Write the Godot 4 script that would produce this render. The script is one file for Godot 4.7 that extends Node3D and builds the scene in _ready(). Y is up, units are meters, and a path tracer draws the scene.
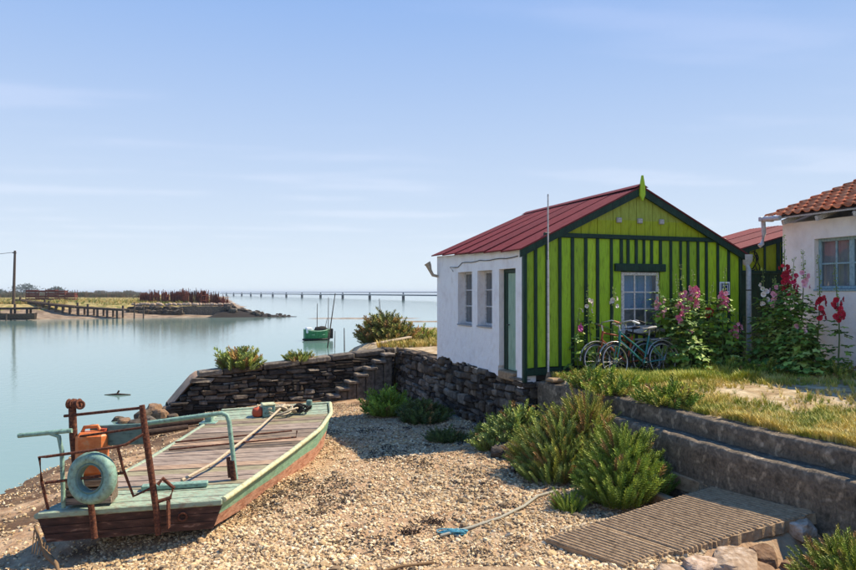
extends Node3D

const PHI := 0.3352          # yaw shared by the hut, the quay and the jetty
const SEA := -1.65
var M = {}
var used = {}
var normals = {}
var R = RandomNumberGenerator.new()
var NZ = FastNoiseLite.new()

# ---------------------------------------------------------------- nodes
func numbered(called):
	if not used.has(called):
		used[called] = 0
		return called
	used[called] += 1
	return "%s_%03d" % [called, used[called]]

func tag(o, label, category, group = "", kind = ""):
	if label: o.set_meta("label", label)
	if category: o.set_meta("category", category)
	if group: o.set_meta("group", group)
	if kind: o.set_meta("kind", kind)
	return o

func thing(called, label, category, at = Vector3.ZERO, turn = 0.0, group = ""):
	var o = Node3D.new()
	o.name = numbered(called)
	add_child(o)
	o.position = at
	o.rotation.y = turn
	return tag(o, label, category, group)

func mesh_node(called, mesh, material, parent):
	var o = MeshInstance3D.new()
	o.mesh = mesh
	if material: o.material_override = material
	o.name = numbered(called) if parent == self else called
	parent.add_child(o, true)
	return o

func done(st):
	st.generate_normals()
	return st.commit()

func obj(called, st, material, parent = self):
	return mesh_node(called, done(st), material, parent)

func struct(called, st, material):
	var o = obj(called, st, material)
	o.set_meta("kind", "structure")
	return o

func many(called, mesh, material, xforms, colors, parent, stuff = true):
	var mm = MultiMesh.new()
	mm.transform_format = MultiMesh.TRANSFORM_3D
	mm.use_colors = colors.size() > 0
	mm.mesh = mesh
	mm.instance_count = xforms.size()
	for i in xforms.size():
		mm.set_instance_transform(i, xforms[i])
		if colors.size() > 0: mm.set_instance_color(i, colors[i])
	var o = MultiMeshInstance3D.new()
	o.multimesh = mm
	o.material_override = material
	o.name = numbered(called) if parent == self else called
	parent.add_child(o, true)
	if stuff: o.set_meta("kind", "stuff")
	return o

# ---------------------------------------------------------------- shapes
func nb(smooth = false):
	var st = SurfaceTool.new()
	st.begin(Mesh.PRIMITIVE_TRIANGLES)
	st.set_smooth_group(0 if smooth else -1)
	return st

func V(x, y, d): return Vector3(x, y, -d)
func at(p, yaw = 0.0): return Transform3D(Basis(Vector3.UP, yaw), p)

func tri(st, a, b, c):
	st.add_vertex(a); st.add_vertex(b); st.add_vertex(c)

func quad(st, a, b, c, d):
	tri(st, a, b, c); tri(st, a, c, d)

func tri_out(st, a, b, c, mid):
	var n: Vector3 = (a - c).cross(a - b)
	if n.dot((a + b + c) / 3.0 - mid) >= 0: tri(st, a, b, c)
	else: tri(st, a, c, b)

func quad_out(st, a, b, c, d, mid):
	tri_out(st, a, b, c, mid); tri_out(st, a, c, d, mid)

# box with chamfered edges; jit moves each corner
func box(st, xf: Transform3D, size: Vector3, c := 0.0, jit := 0.0):
	var h = size * 0.5
	st.set_smooth_group(-1)
	var J = {}
	for sx in [-1, 1]:
		for sy in [-1, 1]:
			for sz in [-1, 1]:
				J[Vector3i(sx, sy, sz)] = Vector3(R.randf_range(-1, 1), R.randf_range(-1, 1), R.randf_range(-1, 1)) * size * jit if jit > 0 else Vector3.ZERO
	var mid: Vector3 = xf.origin
	var P = func(sx, sy, sz, ax):
		var p = Vector3(sx * (h.x - (0.0 if ax == 0 else c)), sy * (h.y - (0.0 if ax == 1 else c)), sz * (h.z - (0.0 if ax == 2 else c)))
		return xf * (p + J[Vector3i(sx, sy, sz)])
	for s in [-1, 1]:
		quad_out(st, P.call(s, -1, -1, 0), P.call(s, 1, -1, 0), P.call(s, 1, 1, 0), P.call(s, -1, 1, 0), mid)
		quad_out(st, P.call(-1, s, -1, 1), P.call(1, s, -1, 1), P.call(1, s, 1, 1), P.call(-1, s, 1, 1), mid)
		quad_out(st, P.call(-1, -1, s, 2), P.call(1, -1, s, 2), P.call(1, 1, s, 2), P.call(-1, 1, s, 2), mid)
	if c > 0.0:
		for s in [-1, 1]:
			for t in [-1, 1]:
				quad_out(st, P.call(s, t, -1, 0), P.call(s, t, 1, 0), P.call(s, t, 1, 1), P.call(s, t, -1, 1), mid)
				quad_out(st, P.call(s, -1, t, 0), P.call(s, 1, t, 0), P.call(s, 1, t, 2), P.call(s, -1, t, 2), mid)
				quad_out(st, P.call(-1, s, t, 1), P.call(1, s, t, 1), P.call(1, s, t, 2), P.call(-1, s, t, 2), mid)
				for q in [-1, 1]:
					tri_out(st, P.call(s, t, q, 0), P.call(s, t, q, 1), P.call(s, t, q, 2), mid)

# axis-aligned in local axes from lo to hi
func bx(st, lo: Vector3, hi: Vector3, c := 0.0, jit := 0.0):
	box(st, Transform3D(Basis(), (lo + hi) * 0.5), (hi - lo).abs(), c, jit)

# a bar from a to b of width w (sideways) and height hh
func bar(st, a: Vector3, b: Vector3, w, hh, c := 0.0, up := Vector3.UP):
	var z: Vector3 = (b - a).normalized()
	if absf(z.dot(up)) > 0.98: up = Vector3.RIGHT
	var x: Vector3 = up.cross(z).normalized()
	var y: Vector3 = z.cross(x)
	box(st, Transform3D(Basis(x, y, z), (a + b) * 0.5), Vector3(w, hh, a.distance_to(b)), c)

func frame_of(t: Vector3):
	var up = Vector3.UP if absf(t.y) < 0.95 else Vector3.RIGHT
	var x: Vector3 = up.cross(t).normalized()
	return [x, t.cross(x)]

func tube(st, pts, rad, sides := 8, caps := true, squash := 1.0):
	st.set_smooth_group(0)
	var rings = []
	for i in pts.size():
		var t: Vector3 = (pts[min(i + 1, pts.size() - 1)] - pts[max(i - 1, 0)]).normalized()
		var f = frame_of(t)
		var r = rad[i] if rad is Array else rad
		var ring = []
		for k in sides:
			var a = TAU * k / sides
			ring.append(pts[i] + (f[0] * cos(a) + f[1] * sin(a) * squash) * r)
		rings.append(ring)
	for i in pts.size() - 1:
		for k in sides:
			var k2 = (k + 1) % sides
			quad_out(st, rings[i][k], rings[i][k2], rings[i + 1][k2], rings[i + 1][k], (pts[i] + pts[i + 1]) * 0.5)
	if caps:
		st.set_smooth_group(-1)
		for e in [0, pts.size() - 1]:
			var inner = pts[1 if e == 0 else e - 1]
			for k in sides:
				tri_out(st, pts[e], rings[e][k], rings[e][(k + 1) % sides], inner)

func torus(st, mid: Vector3, ax: Vector3, rr, r, n := 28, m := 10, squash := 1.0):
	st.set_smooth_group(0)
	var f = frame_of(ax)
	var P = func(i, k):
		var a = TAU * i / n
		var b = TAU * k / m
		var o: Vector3 = f[0] * cos(a) + f[1] * sin(a)
		return mid + o * (rr + r * cos(b)) + ax * r * squash * sin(b)
	for i in n:
		var a = TAU * (i + 0.5) / n
		var c: Vector3 = mid + (f[0] * cos(a) + f[1] * sin(a)) * rr
		for k in m:
			quad_out(st, P.call(i, k), P.call(i + 1, k), P.call(i + 1, k + 1), P.call(i, k + 1), c)

# convex outline (xy points) extruded from z0 to z1, through xf
func prism(st, xf: Transform3D, outline, z0, z1):
	st.set_smooth_group(-1)
	var c = Vector2.ZERO
	for p in outline: c += p
	c /= outline.size()
	var mid: Vector3 = xf * Vector3(c.x, c.y, (z0 + z1) * 0.5)
	var n = outline.size()
	for i in n:
		var p: Vector2 = outline[i]
		var q: Vector2 = outline[(i + 1) % n]
		quad_out(st, xf * Vector3(p.x, p.y, z0), xf * Vector3(q.x, q.y, z0), xf * Vector3(q.x, q.y, z1), xf * Vector3(p.x, p.y, z1), mid)
		tri_out(st, xf * Vector3(c.x, c.y, z0), xf * Vector3(p.x, p.y, z0), xf * Vector3(q.x, q.y, z0), mid)
		tri_out(st, xf * Vector3(c.x, c.y, z1), xf * Vector3(p.x, p.y, z1), xf * Vector3(q.x, q.y, z1), mid)

# noise-bent ball: rocks, buoys, pebbles
func rock(st, mid: Vector3, size: Vector3, rough := 0.25, n := 9, sd := 0.0, smooth := true, yaw := 0.0):
	st.set_smooth_group(0 if smooth else -1)
	var m = n + 3
	var B = Basis(Vector3.UP, yaw)
	var P = func(i, k):
		var a = PI * i / n
		var b = TAU * (k % m) / m
		var p = Vector3(sin(a) * cos(b), cos(a), sin(a) * sin(b))
		var r = 1.0 + rough * 2.0 * NZ.get_noise_3dv(p * 90.0 + Vector3(sd * 131.7, sd * 71.3, 0))
		# flatten towards a box for quarried faces
		var q: Vector3 = p / maxf(absf(p.x), maxf(absf(p.y), absf(p.z)))
		return mid + B * (p.lerp(q, 0.35) * r * size * 0.5)
	for i in n:
		for k in m:
			if i > 0: tri_out(st, P.call(i, k), P.call(i, k + 1), P.call(i + 1, k + 1), mid)
			if i < n - 1 or i == 0: tri_out(st, P.call(i, k), P.call(i + 1, k + 1), P.call(i + 1, k), mid)

# quarried or broken stone: flat faces from random planes, slightly worn
func facet(st, mid: Vector3, size: Vector3, sd, n := 14, yaw := 0.0):
	st.set_smooth_group(-1)
	var r = RandomNumberGenerator.new()
	r.seed = int(sd * 977.0) + 11
	var pl = []
	for ax in [Vector3.RIGHT, Vector3.LEFT, Vector3.UP, Vector3.DOWN, Vector3.FORWARD, Vector3.BACK]:
		pl.append([(ax + Vector3(r.randf_range(-0.28, 0.28), r.randf_range(-0.2, 0.2), r.randf_range(-0.28, 0.28))).normalized(), r.randf_range(0.78, 1.0)])
	for k in 7:
		pl.append([Vector3(r.randfn(), r.randfn() * 0.8 + 0.2, r.randfn()).normalized(), r.randf_range(0.85, 1.1)])
	var m = n + 4
	var B = Basis(Vector3.UP, yaw)
	var grid = []
	for i in n + 1:
		var row = []
		for k in m:
			var a = PI * i / n
			var b = TAU * k / m
			var p = Vector3(sin(a) * cos(b), cos(a), sin(a) * sin(b))
			var rad = 9.0
			for q in pl:
				var dt = q[0].dot(p)
				if dt > 0.05: rad = minf(rad, q[1] / dt)
			rad *= 1.0 + 0.05 * NZ.get_noise_3dv(p * 260.0 + Vector3(sd * 40.0, 0, 0))
			row.append(mid + B * (p * rad * size * 0.5))
		grid.append(row)
	for i in n:
		for k in m:
			var k2 = (k + 1) % m
			if i > 0: tri_out(st, grid[i][k], grid[i][k2], grid[i + 1][k2], mid)
			if i < n - 1 or i == 0: tri_out(st, grid[i][k], grid[i + 1][k2], grid[i + 1][k], mid)

# ---------------------------------------------------------------- materials
func noise_tex(sd, freq, octaves, stops, size = 512, normal = 0.0, kind = FastNoiseLite.TYPE_SIMPLEX_SMOOTH, warp = 0.0):
	var n = FastNoiseLite.new()
	n.seed = sd
	n.noise_type = kind
	n.frequency = freq
	n.fractal_octaves = octaves
	n.fractal_gain = 0.55
	if warp > 0:
		n.domain_warp_enabled = true
		n.domain_warp_amplitude = warp
		n.domain_warp_frequency = freq
	var t = NoiseTexture2D.new()
	t.width = size; t.height = size
	t.seamless = true
	t.noise = n
	if normal > 0:
		t.as_normal_map = true
		t.bump_strength = normal
	elif stops.size():
		var g = Gradient.new()
		var off = PackedFloat32Array()
		var col = PackedColorArray()
		for s in stops:
			off.append(s[0]); col.append(s[1])
		g.offsets = off; g.colors = col
		t.color_ramp = g
	return t

# stops: [[offset, sRGB colour], ...]; scale = repeats per metre along x, y, z
func mat(key, stops, scale, rough, freq = 0.012, octaves = 6, bump = 4.0, world = false, sd = 1):
	var m = StandardMaterial3D.new()
	m.resource_name = key
	m.albedo_texture = noise_tex(sd + key.length() * 7, freq, octaves, stops)
	if bump > 0:
		m.normal_enabled = true
		var nk = "%d" % int(bump)
		if not normals.has(nk): normals[nk] = noise_tex(17 + int(bump), 0.03, 5, [], 512, bump)
		m.normal_texture = normals[nk]
		m.normal_scale = 1.0
	m.uv1_triplanar = true
	m.uv1_world_triplanar = world
	m.uv1_scale = scale
	m.roughness = rough
	m.metallic_specular = 0.4
	M[key] = m
	return m

func plain(key, color, rough, metal = 0.0, vertex = false):
	var m = StandardMaterial3D.new()
	m.resource_name = key
	m.albedo_color = color
	m.roughness = rough
	m.metallic = metal
	m.metallic_specular = 0.4
	m.vertex_color_use_as_albedo = vertex
	M[key] = m
	return m

func C(r, g, b): return Color(r / 255.0, g / 255.0, b / 255.0)
func lin(r, g, b): return C(r, g, b).srgb_to_linear()

# copies of a base material with another tint
func tints(key, list):
	var out = []
	for c in list:
		var m = M[key].duplicate()
		m.albedo_color = c
		out.append(m)
	M[key + "_tints"] = out

func grey(v): return Color(v, v, v)

func make_materials():
	mat("plaster", [[0.0, C(222, 215, 210)], [0.3, C(234, 229, 225)], [0.62, C(239, 235, 231)], [0.85, C(232, 226, 220)], [1.0, C(216, 207, 199)]], Vector3(0.5, 0.35, 0.5), 0.9, 0.01, 6, 2.5)
	mat("house_plaster", [[0.0, C(224, 214, 206)], [0.4, C(237, 228, 221)], [0.65, C(241, 233, 226)], [1.0, C(230, 219, 210)]], Vector3(0.4, 0.3, 0.4), 0.92, 0.009, 6, 2.5)
	mat("lime", [[0.0, C(114, 131, 31)], [0.2, C(145, 173, 37)], [0.45, C(165, 198, 42)], [0.75, C(171, 204, 48)], [0.9, C(153, 181, 50)], [1.0, C(153, 158, 72)]], Vector3(2.2, 0.35, 2.2), 0.55, 0.014, 6, 3.0)
	tints("lime", [grey(1.0), Color(0.9, 0.94, 0.88), Color(1.0, 0.98, 0.75), Color(0.86, 0.88, 0.92)])
	mat("lime_old", [[0.0, C(128, 136, 51)], [0.4, C(148, 159, 63)], [0.7, C(157, 169, 71)], [1.0, C(132, 138, 61)]], Vector3(2.2, 0.35, 2.2), 0.7, 0.014, 6, 3.0)
	mat("lime_yellow", [[0.0, C(128, 136, 8)], [0.4, C(152, 164, 14)], [0.7, C(160, 172, 22)], [1.0, C(136, 138, 14)]], Vector3(2.2, 0.35, 2.2), 0.55, 0.014, 6, 3.0)
	mat("dark_green", [[0.0, C(8, 34, 24)], [0.5, C(14, 48, 34)], [0.8, C(20, 58, 42)], [1.0, C(34, 56, 44)]], Vector3(2.0, 0.5, 2.0), 0.5, 0.012, 6, 2.0)
	mat("pale_green", [[0.0, C(120, 146, 124)], [0.5, C(146, 172, 148)], [1.0, C(160, 182, 160)]], Vector3(2, 0.4, 2), 0.6, 0.012, 6, 2.0)
	mat("white_wood", [[0.0, C(120, 112, 104)], [0.3, C(176, 172, 168)], [0.6, C(200, 198, 196)], [1.0, C(214, 212, 210)]], Vector3(2, 2, 2), 0.7, 0.02, 6, 3.0)
	mat("blue_wood", [[0.0, C(116, 142, 150)], [0.5, C(146, 172, 178)], [1.0, C(162, 186, 190)]], Vector3(2, 1, 2), 0.6, 0.015, 6, 2.0)
	mat("red_roof", [[0.0, C(77, 26, 25)], [0.3, C(107, 36, 37)], [0.6, C(119, 44, 45)], [0.8, C(107, 37, 37)], [0.92, C(96, 46, 37)], [1.0, C(81, 44, 35)]], Vector3(0.35, 0.35, 0.8), 0.72, 0.013, 6, 1.5)
	tints("red_roof", [grey(1.0), Color(0.94, 0.93, 0.93), Color(1.0, 0.95, 0.95)])
	mat("tile", [[0.0, C(141, 78, 53)], [0.3, C(212, 118, 77)], [0.6, C(233, 143, 96)], [0.85, C(245, 173, 126)], [1.0, C(249, 211, 177)]], Vector3(1.3, 1.3, 1.3), 0.85, 0.012, 6, 2.5, true)
	tints("tile", [grey(1.0), Color(0.88, 0.86, 0.86), Color(1.1, 1.0, 0.95), Color(0.8, 0.76, 0.74)])
	mat("dark_stone", [[0.0, C(30, 26, 22)], [0.35, C(62, 54, 46)], [0.6, C(82, 74, 64)], [0.8, C(100, 92, 80)], [1.0, C(142, 134, 120)]], Vector3(0.9, 0.9, 0.9), 0.9, 0.014, 7, 6.0, true)
	tints("dark_stone", [grey(1.0), Color(0.75, 0.72, 0.7), Color(1.0, 0.93, 0.82), Color(0.6, 0.58, 0.58), Color(1.15, 1.1, 1.05)])
	mat("wall_stone", [[0.0, C(53, 49, 46)], [0.35, C(98, 91, 83)], [0.6, C(125, 119, 109)], [0.85, C(151, 142, 133)], [1.0, C(185, 176, 165)]], Vector3(0.8, 0.8, 0.8), 0.9, 0.014, 7, 6.0, true)
	tints("wall_stone", [Color(0.8, 0.78, 0.76), Color(0.6, 0.57, 0.55), Color(0.72, 0.66, 0.6), Color(0.45, 0.43, 0.43), Color(1.0, 0.97, 0.94)])
	mat("mortar", [[0.0, C(22, 18, 16)], [0.5, C(38, 32, 28)], [1.0, C(58, 50, 44)]], Vector3(0.7, 0.7, 0.7), 0.95, 0.02, 6, 5.0, true)
	mat("old_concrete", [[0.0, C(44, 38, 32)], [0.25, C(73, 65, 54)], [0.45, C(115, 102, 86)], [0.6, C(86, 76, 64)], [0.8, C(147, 131, 110)], [1.0, C(202, 184, 157)]], Vector3(1.3, 0.8, 1.3), 0.92, 0.01, 7, 6.0, true)
	mat("ramp_concrete", [[0.0, C(99, 80, 60)], [0.35, C(143, 119, 92)], [0.7, C(160, 136, 107)], [1.0, C(176, 154, 125)]], Vector3(1.4, 1.4, 1.4), 0.92, 0.014, 6, 5.0, true)
	mat("pale_rock", [[0.0, C(103, 82, 64)], [0.35, C(145, 122, 99)], [0.65, C(166, 146, 126)], [1.0, C(187, 174, 160)]], Vector3(1.2, 1.2, 1.2), 0.9, 0.014, 6, 6.0, true)
	tints("pale_rock", [grey(1.0), Color(0.82, 0.76, 0.7), Color(1.1, 1.1, 1.12), Color(0.7, 0.62, 0.55)])
	mat("beach_sand", [[0.0, C(112, 84, 62)], [0.3, C(148, 117, 88)], [0.55, C(163, 135, 106)], [0.8, C(176, 152, 122)], [1.0, C(151, 121, 92)]], Vector3(0.45, 0.45, 0.45), 0.95, 0.012, 7, 6.0, true)
	M["beach_sand"].vertex_color_use_as_albedo = true
	mat("quay_soil", [[0.0, C(122, 100, 71)], [0.35, C(152, 130, 98)], [0.6, C(170, 152, 122)], [0.85, C(187, 172, 146)], [1.0, C(146, 128, 91)]], Vector3(0.35, 0.35, 0.35), 0.95, 0.012, 7, 5.0, true)
	mat("jetty_soil", [[0.0, C(135, 104, 83)], [0.4, C(165, 132, 106)], [0.7, C(176, 145, 119)], [1.0, C(186, 161, 135)]], Vector3(0.4, 0.4, 0.4), 0.95, 0.012, 7, 5.0, true)
	mat("far_mud", [[0.0, C(87, 71, 56)], [0.4, C(124, 106, 87)], [0.7, C(144, 126, 106)], [1.0, C(166, 150, 130)]], Vector3(0.1, 0.1, 0.1), 0.9, 0.012, 7, 4.0, true)
	mat("far_grass", [[0.0, C(84, 89, 39)], [0.3, C(115, 111, 56)], [0.5, C(154, 135, 85)], [0.62, C(176, 155, 111)], [0.75, C(109, 108, 52)], [1.0, C(76, 89, 39)]], Vector3(0.05, 0.05, 0.05), 0.95, 0.014, 7, 4.0, true)
	mat("deck_wood", [[0.0, C(76, 64, 58)], [0.35, C(128, 112, 101)], [0.6, C(152, 136, 123)], [0.85, C(170, 156, 142)], [1.0, C(121, 103, 87)]], Vector3(0.35, 4.0, 4.0), 0.85, 0.014, 6, 4.0)
	tints("deck_wood", [grey(1.0), Color(0.86, 0.85, 0.82), Color(1.08, 1.02, 0.95), Color(0.74, 0.73, 0.7), Color(0.95, 1.0, 0.9)])
	mat("green_deck", [[0.0, C(105, 96, 84)], [0.3, C(139, 135, 117)], [0.42, C(134, 152, 131)], [0.6, C(145, 166, 146)], [0.75, C(154, 164, 142)], [0.86, C(141, 132, 116)], [1.0, C(123, 109, 95)]], Vector3(0.6, 1.5, 2.0), 0.7, 0.016, 6, 4.0)
	mat("hull_green", [[0.0, C(113, 88, 70)], [0.18, C(134, 134, 108)], [0.26, C(119, 157, 130)], [0.55, C(132, 173, 145)], [0.75, C(143, 179, 150)], [0.84, C(176, 176, 136)], [1.0, C(141, 112, 91)]], Vector3(0.5, 1.3, 0.5), 0.6, 0.014, 6, 3.0)
	mat("hull_primer", [[0.0, C(94, 55, 39)], [0.25, C(154, 104, 81)], [0.5, C(186, 137, 112)], [0.8, C(199, 159, 135)], [1.0, C(132, 84, 59)]], Vector3(0.5, 1.6, 0.5), 0.8, 0.014, 6, 4.0)
	mat("hull_dark", [[0.0, C(35, 23, 19)], [0.4, C(62, 42, 35)], [0.7, C(82, 56, 46)], [0.9, C(147, 116, 100)], [1.0, C(162, 139, 125)]], Vector3(0.5, 1.6, 0.5), 0.8, 0.014, 6, 4.0)
	mat("rub_rail", [[0.0, C(122, 109, 76)], [0.3, C(168, 165, 128)], [0.6, C(189, 190, 157)], [0.8, C(150, 176, 141)], [1.0, C(128, 100, 73)]], Vector3(1, 1, 1), 0.7, 0.016, 6, 3.0)
	mat("mint", [[0.0, C(80, 64, 54)], [0.2, C(93, 85, 74)], [0.27, C(108, 135, 121)], [0.6, C(126, 160, 145)], [0.84, C(140, 170, 154)], [0.9, C(106, 100, 87)], [1.0, C(85, 66, 55)]], Vector3(2, 2, 2), 0.55, 0.014, 6, 2.0)
	mat("teal_board", [[0.0, C(63, 78, 75)], [0.4, C(95, 120, 112)], [0.8, C(105, 131, 122)], [1.0, C(82, 89, 82)]], Vector3(1, 2, 1), 0.7, 0.014, 6, 2.0)
	mat("rust", [[0.0, C(42, 24, 20)], [0.35, C(72, 42, 32)], [0.6, C(96, 58, 42)], [0.82, C(140, 90, 64)], [1.0, C(84, 56, 46)]], Vector3(3, 3, 3), 0.9, 0.016, 6, 5.0)
	mat("orange_plastic", [[0.0, C(192, 98, 48)], [0.6, C(210, 119, 66)], [1.0, C(199, 139, 96)]], Vector3(2, 2, 2), 0.45, 0.01, 5, 1.0)
	mat("driftwood", [[0.0, C(30, 22, 18)], [0.5, C(66, 50, 40)], [1.0, C(104, 84, 68)]], Vector3(1, 3, 3), 0.9, 0.016, 6, 5.0)
	mat("pale_wood", [[0.0, C(137, 117, 95)], [0.5, C(179, 161, 137)], [1.0, C(196, 181, 159)]], Vector3(1, 4, 4), 0.8, 0.016, 6, 3.0)
	mat("pile_wood", [[0.0, C(40, 32, 28)], [0.5, C(76, 64, 56)], [1.0, C(118, 104, 92)]], Vector3(1, 0.6, 1), 0.9, 0.016, 6, 4.0)
	mat("rack_rust", [[0.0, C(50, 22, 18)], [0.5, C(92, 42, 32)], [1.0, C(132, 68, 48)]], Vector3(0.5, 0.5, 0.5), 0.9, 0.02, 5, 3.0, true)
	mat("zinc", [[0.0, C(150, 148, 146)], [0.6, C(196, 194, 192)], [1.0, C(170, 160, 152)]], Vector3(2, 2, 2), 0.5, 0.014, 5, 1.5)
	mat("bridge_concrete", [[0.0, C(92, 100, 106)], [1.0, C(122, 130, 136)]], Vector3(0.02, 0.02, 0.02), 0.9, 0.014, 5, 0.0, true)
	mat("green_paint", [[0.0, C(24, 74, 46)], [0.5, C(42, 121, 74)], [1.0, C(71, 143, 100)]], Vector3(1, 1, 1), 0.5, 0.014, 5, 2.0)
	plain("black_rubber", C(28, 27, 27), 0.7)
	plain("dark_steel", C(44, 42, 42), 0.5, 0.4)
	plain("steel", C(176, 176, 178), 0.35, 0.8)
	plain("grey_paint", C(158, 154, 150), 0.6)
	plain("white_paint", C(226, 226, 226), 0.5)
	plain("ink_blue", C(34, 48, 88), 0.4)
	plain("ink_black", C(18, 20, 20), 0.6)
	plain("bike_teal", C(44, 112, 110), 0.4)
	plain("bike_orange", C(150, 74, 44), 0.6)
	plain("bike_blue", C(60, 98, 140), 0.4)
	plain("cork_grip", C(196, 128, 96), 0.8)
	plain("rope", C(186, 172, 146), 0.95)
	plain("rope_brown", C(122, 98, 72), 0.95)
	plain("rope_grey", C(150, 146, 132), 0.95)
	plain("rope_blue", C(86, 150, 166), 0.9)
	plain("net_dark", C(46, 44, 40), 0.95)
	plain("red_buoy", C(176, 78, 50), 0.6)
	plain("curtain", C(196, 190, 186), 0.95)
	plain("room_dark", C(70, 64, 60), 0.95)
	plain("painted_reflection", C(120, 182, 232), 0.9)  # light blue that paints the sky's reflection into the gable window
	var g = plain("glass", Color(0.35, 0.42, 0.46, 0.22), 0.03)
	g.transparency = BaseMaterial3D.TRANSPARENCY_ALPHA
	g.metallic_specular = 0.9
	var lf = plain("leaf", Color(1, 1, 1), 0.6, 0.0, true)
	lf.backlight = Color(0.5, 0.5, 0.5)
	lf.cull_mode = BaseMaterial3D.CULL_DISABLED
	var pt = plain("petal", Color(1, 1, 1), 0.7, 0.0, true)
	pt.backlight = Color(0.45, 0.45, 0.45)
	pt.cull_mode = BaseMaterial3D.CULL_DISABLED
	plain("stone_tint", Color(1, 1, 1), 0.9, 0.0, true)
	plain("twig", C(92, 72, 52), 0.9)
	plain("stalk", C(96, 112, 60), 0.8)
	# water: silty, nearly still, small ripples
	var w = StandardMaterial3D.new()
	w.albedo_color = C(110, 138, 132)
	w.roughness = 0.05
	w.metallic_specular = 0.5
	w.normal_enabled = true
	w.normal_texture = noise_tex(91, 0.012, 5, [], 1024, 1.2)
	w.normal_scale = 0.6
	w.uv1_triplanar = true
	w.uv1_world_triplanar = true
	w.uv1_scale = Vector3(0.16, 0.16, 0.3)
	M["water"] = w

# ---------------------------------------------------------------- scene
func _ready():
	var cam = Camera3D.new()
	cam.name = "camera"
	cam.fov = 2.0 * rad_to_deg(atan(285.0 / 660.0))
	cam.near = 0.1
	cam.far = 9000.0
	cam.position = Vector3(0, 1.65, 0)
	cam.rotation_degrees = Vector3(0.65, 0, 0)
	add_child(cam)
	cam.current = true
	var env = Environment.new()
	env.tonemap_mode = Environment.TONE_MAPPER_LINEAR
	env.tonemap_exposure = 1.65
	env.background_mode = Environment.BG_SKY
	env.sky = make_sky()
	env.background_energy_multiplier = 1.0
	env.sdfgi_enabled = true
	env.ssao_enabled = true
	env.ssil_enabled = true
	env.fog_enabled = true
	env.fog_density = 0.0003
	env.fog_light_color = C(176, 188, 202)
	var we = WorldEnvironment.new()
	we.name = "world_environment"
	we.environment = env
	add_child(we)
	var sun = DirectionalLight3D.new()
	sun.name = "sun"
	sun.light_energy = 1.6
	sun.light_color = Color(1.0, 0.94, 0.83)
	sun.light_angular_distance = 0.5
	sun.shadow_enabled = true
	var el = deg_to_rad(50.5)
	var az = deg_to_rad(20.5)
	var to_sun = Vector3(cos(el) * cos(az), sin(el), -cos(el) * sin(az))
	add_child(sun)
	sun.look_at_from_position(to_sun * 50.0, Vector3.ZERO, Vector3.UP)

	NZ.seed = 5
	NZ.frequency = 0.01
	NZ.fractal_octaves = 4
	R.seed = 20240
	make_materials()
	make_leaf_meshes()
	# the large structure
	make_water()
	make_beach()
	make_quay()
	make_quay_wall()
	make_foundation()
	make_jetty()
	make_far_shore()
	make_bridge()
	make_hut()
	make_back_hut()
	make_house()
	# the objects
	make_boat()
	make_ramp()
	make_bikes()
	make_plants()
	make_far_things()
	make_small_things()

func make_sky():
	var sm = ProceduralSkyMaterial.new()
	sm.sky_top_color = C(34, 110, 186)
	sm.sky_horizon_color = C(186, 196, 203)
	sm.sky_curve = 0.31
	sm.ground_bottom_color = C(120, 130, 130)
	sm.ground_horizon_color = C(186, 196, 203)
	sm.sun_angle_max = 0.0
	var im = Image.create(2048, 1024, false, Image.FORMAT_RGBA8)
	var n = FastNoiseLite.new()
	n.seed = 12
	n.frequency = 0.006
	n.fractal_octaves = 5
	n.domain_warp_enabled = true
	n.domain_warp_amplitude = 26.0
	n.domain_warp_frequency = 0.008
	var n2 = FastNoiseLite.new()
	n2.seed = 44
	n2.frequency = 0.004
	for y in 512:
		var e = (1.0 - y / 512.0) * PI * 0.5
		# wisps lie on a level sheet of high air, drawn out along one way
		var rr = 1.0 / maxf(tan(e), 0.04)
		var fade = smoothstep(0.03, 0.12, e)
		for x in 2048:
			var a = x / 2048.0 * TAU - PI
			var p = Vector2(sin(a), cos(a)) * rr * 170.0
			var v = n.get_noise_2d(p.x * 0.2 + p.y * 0.06, p.y * 0.8 - p.x * 0.1)
			var w = n2.get_noise_2d(p.x * 0.45 + 90.0, p.y * 0.6 + 300.0)
			var s = pow(smoothstep(-0.05, 0.6, v + w * 0.55), 2.0) * fade
			im.set_pixel(x, y, Color(1.0, 1.0, 1.0, clampf(s * 0.6, 0.0, 1.0)))
	sm.sky_cover = ImageTexture.create_from_image(im)
	sm.sky_cover_modulate = Color(0.3, 0.26, 0.23)
	var sky = Sky.new()
	sky.sky_material = sm
	return sky

func make_water():
	var st = nb(true)
	var xs = [-6000.0, -1200.0, -300.0, -80.0, 80.0, 300.0, 1200.0, 6000.0]
	var ds = [-60.0, 20.0, 80.0, 300.0, 1200.0, 8000.0]
	for i in xs.size() - 1:
		for k in ds.size() - 1:
			quad(st, V(xs[i], SEA, ds[k]), V(xs[i], SEA, ds[k + 1]), V(xs[i + 1], SEA, ds[k + 1]), V(xs[i + 1], SEA, ds[k]))
	struct("water", st, M.water)

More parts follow.
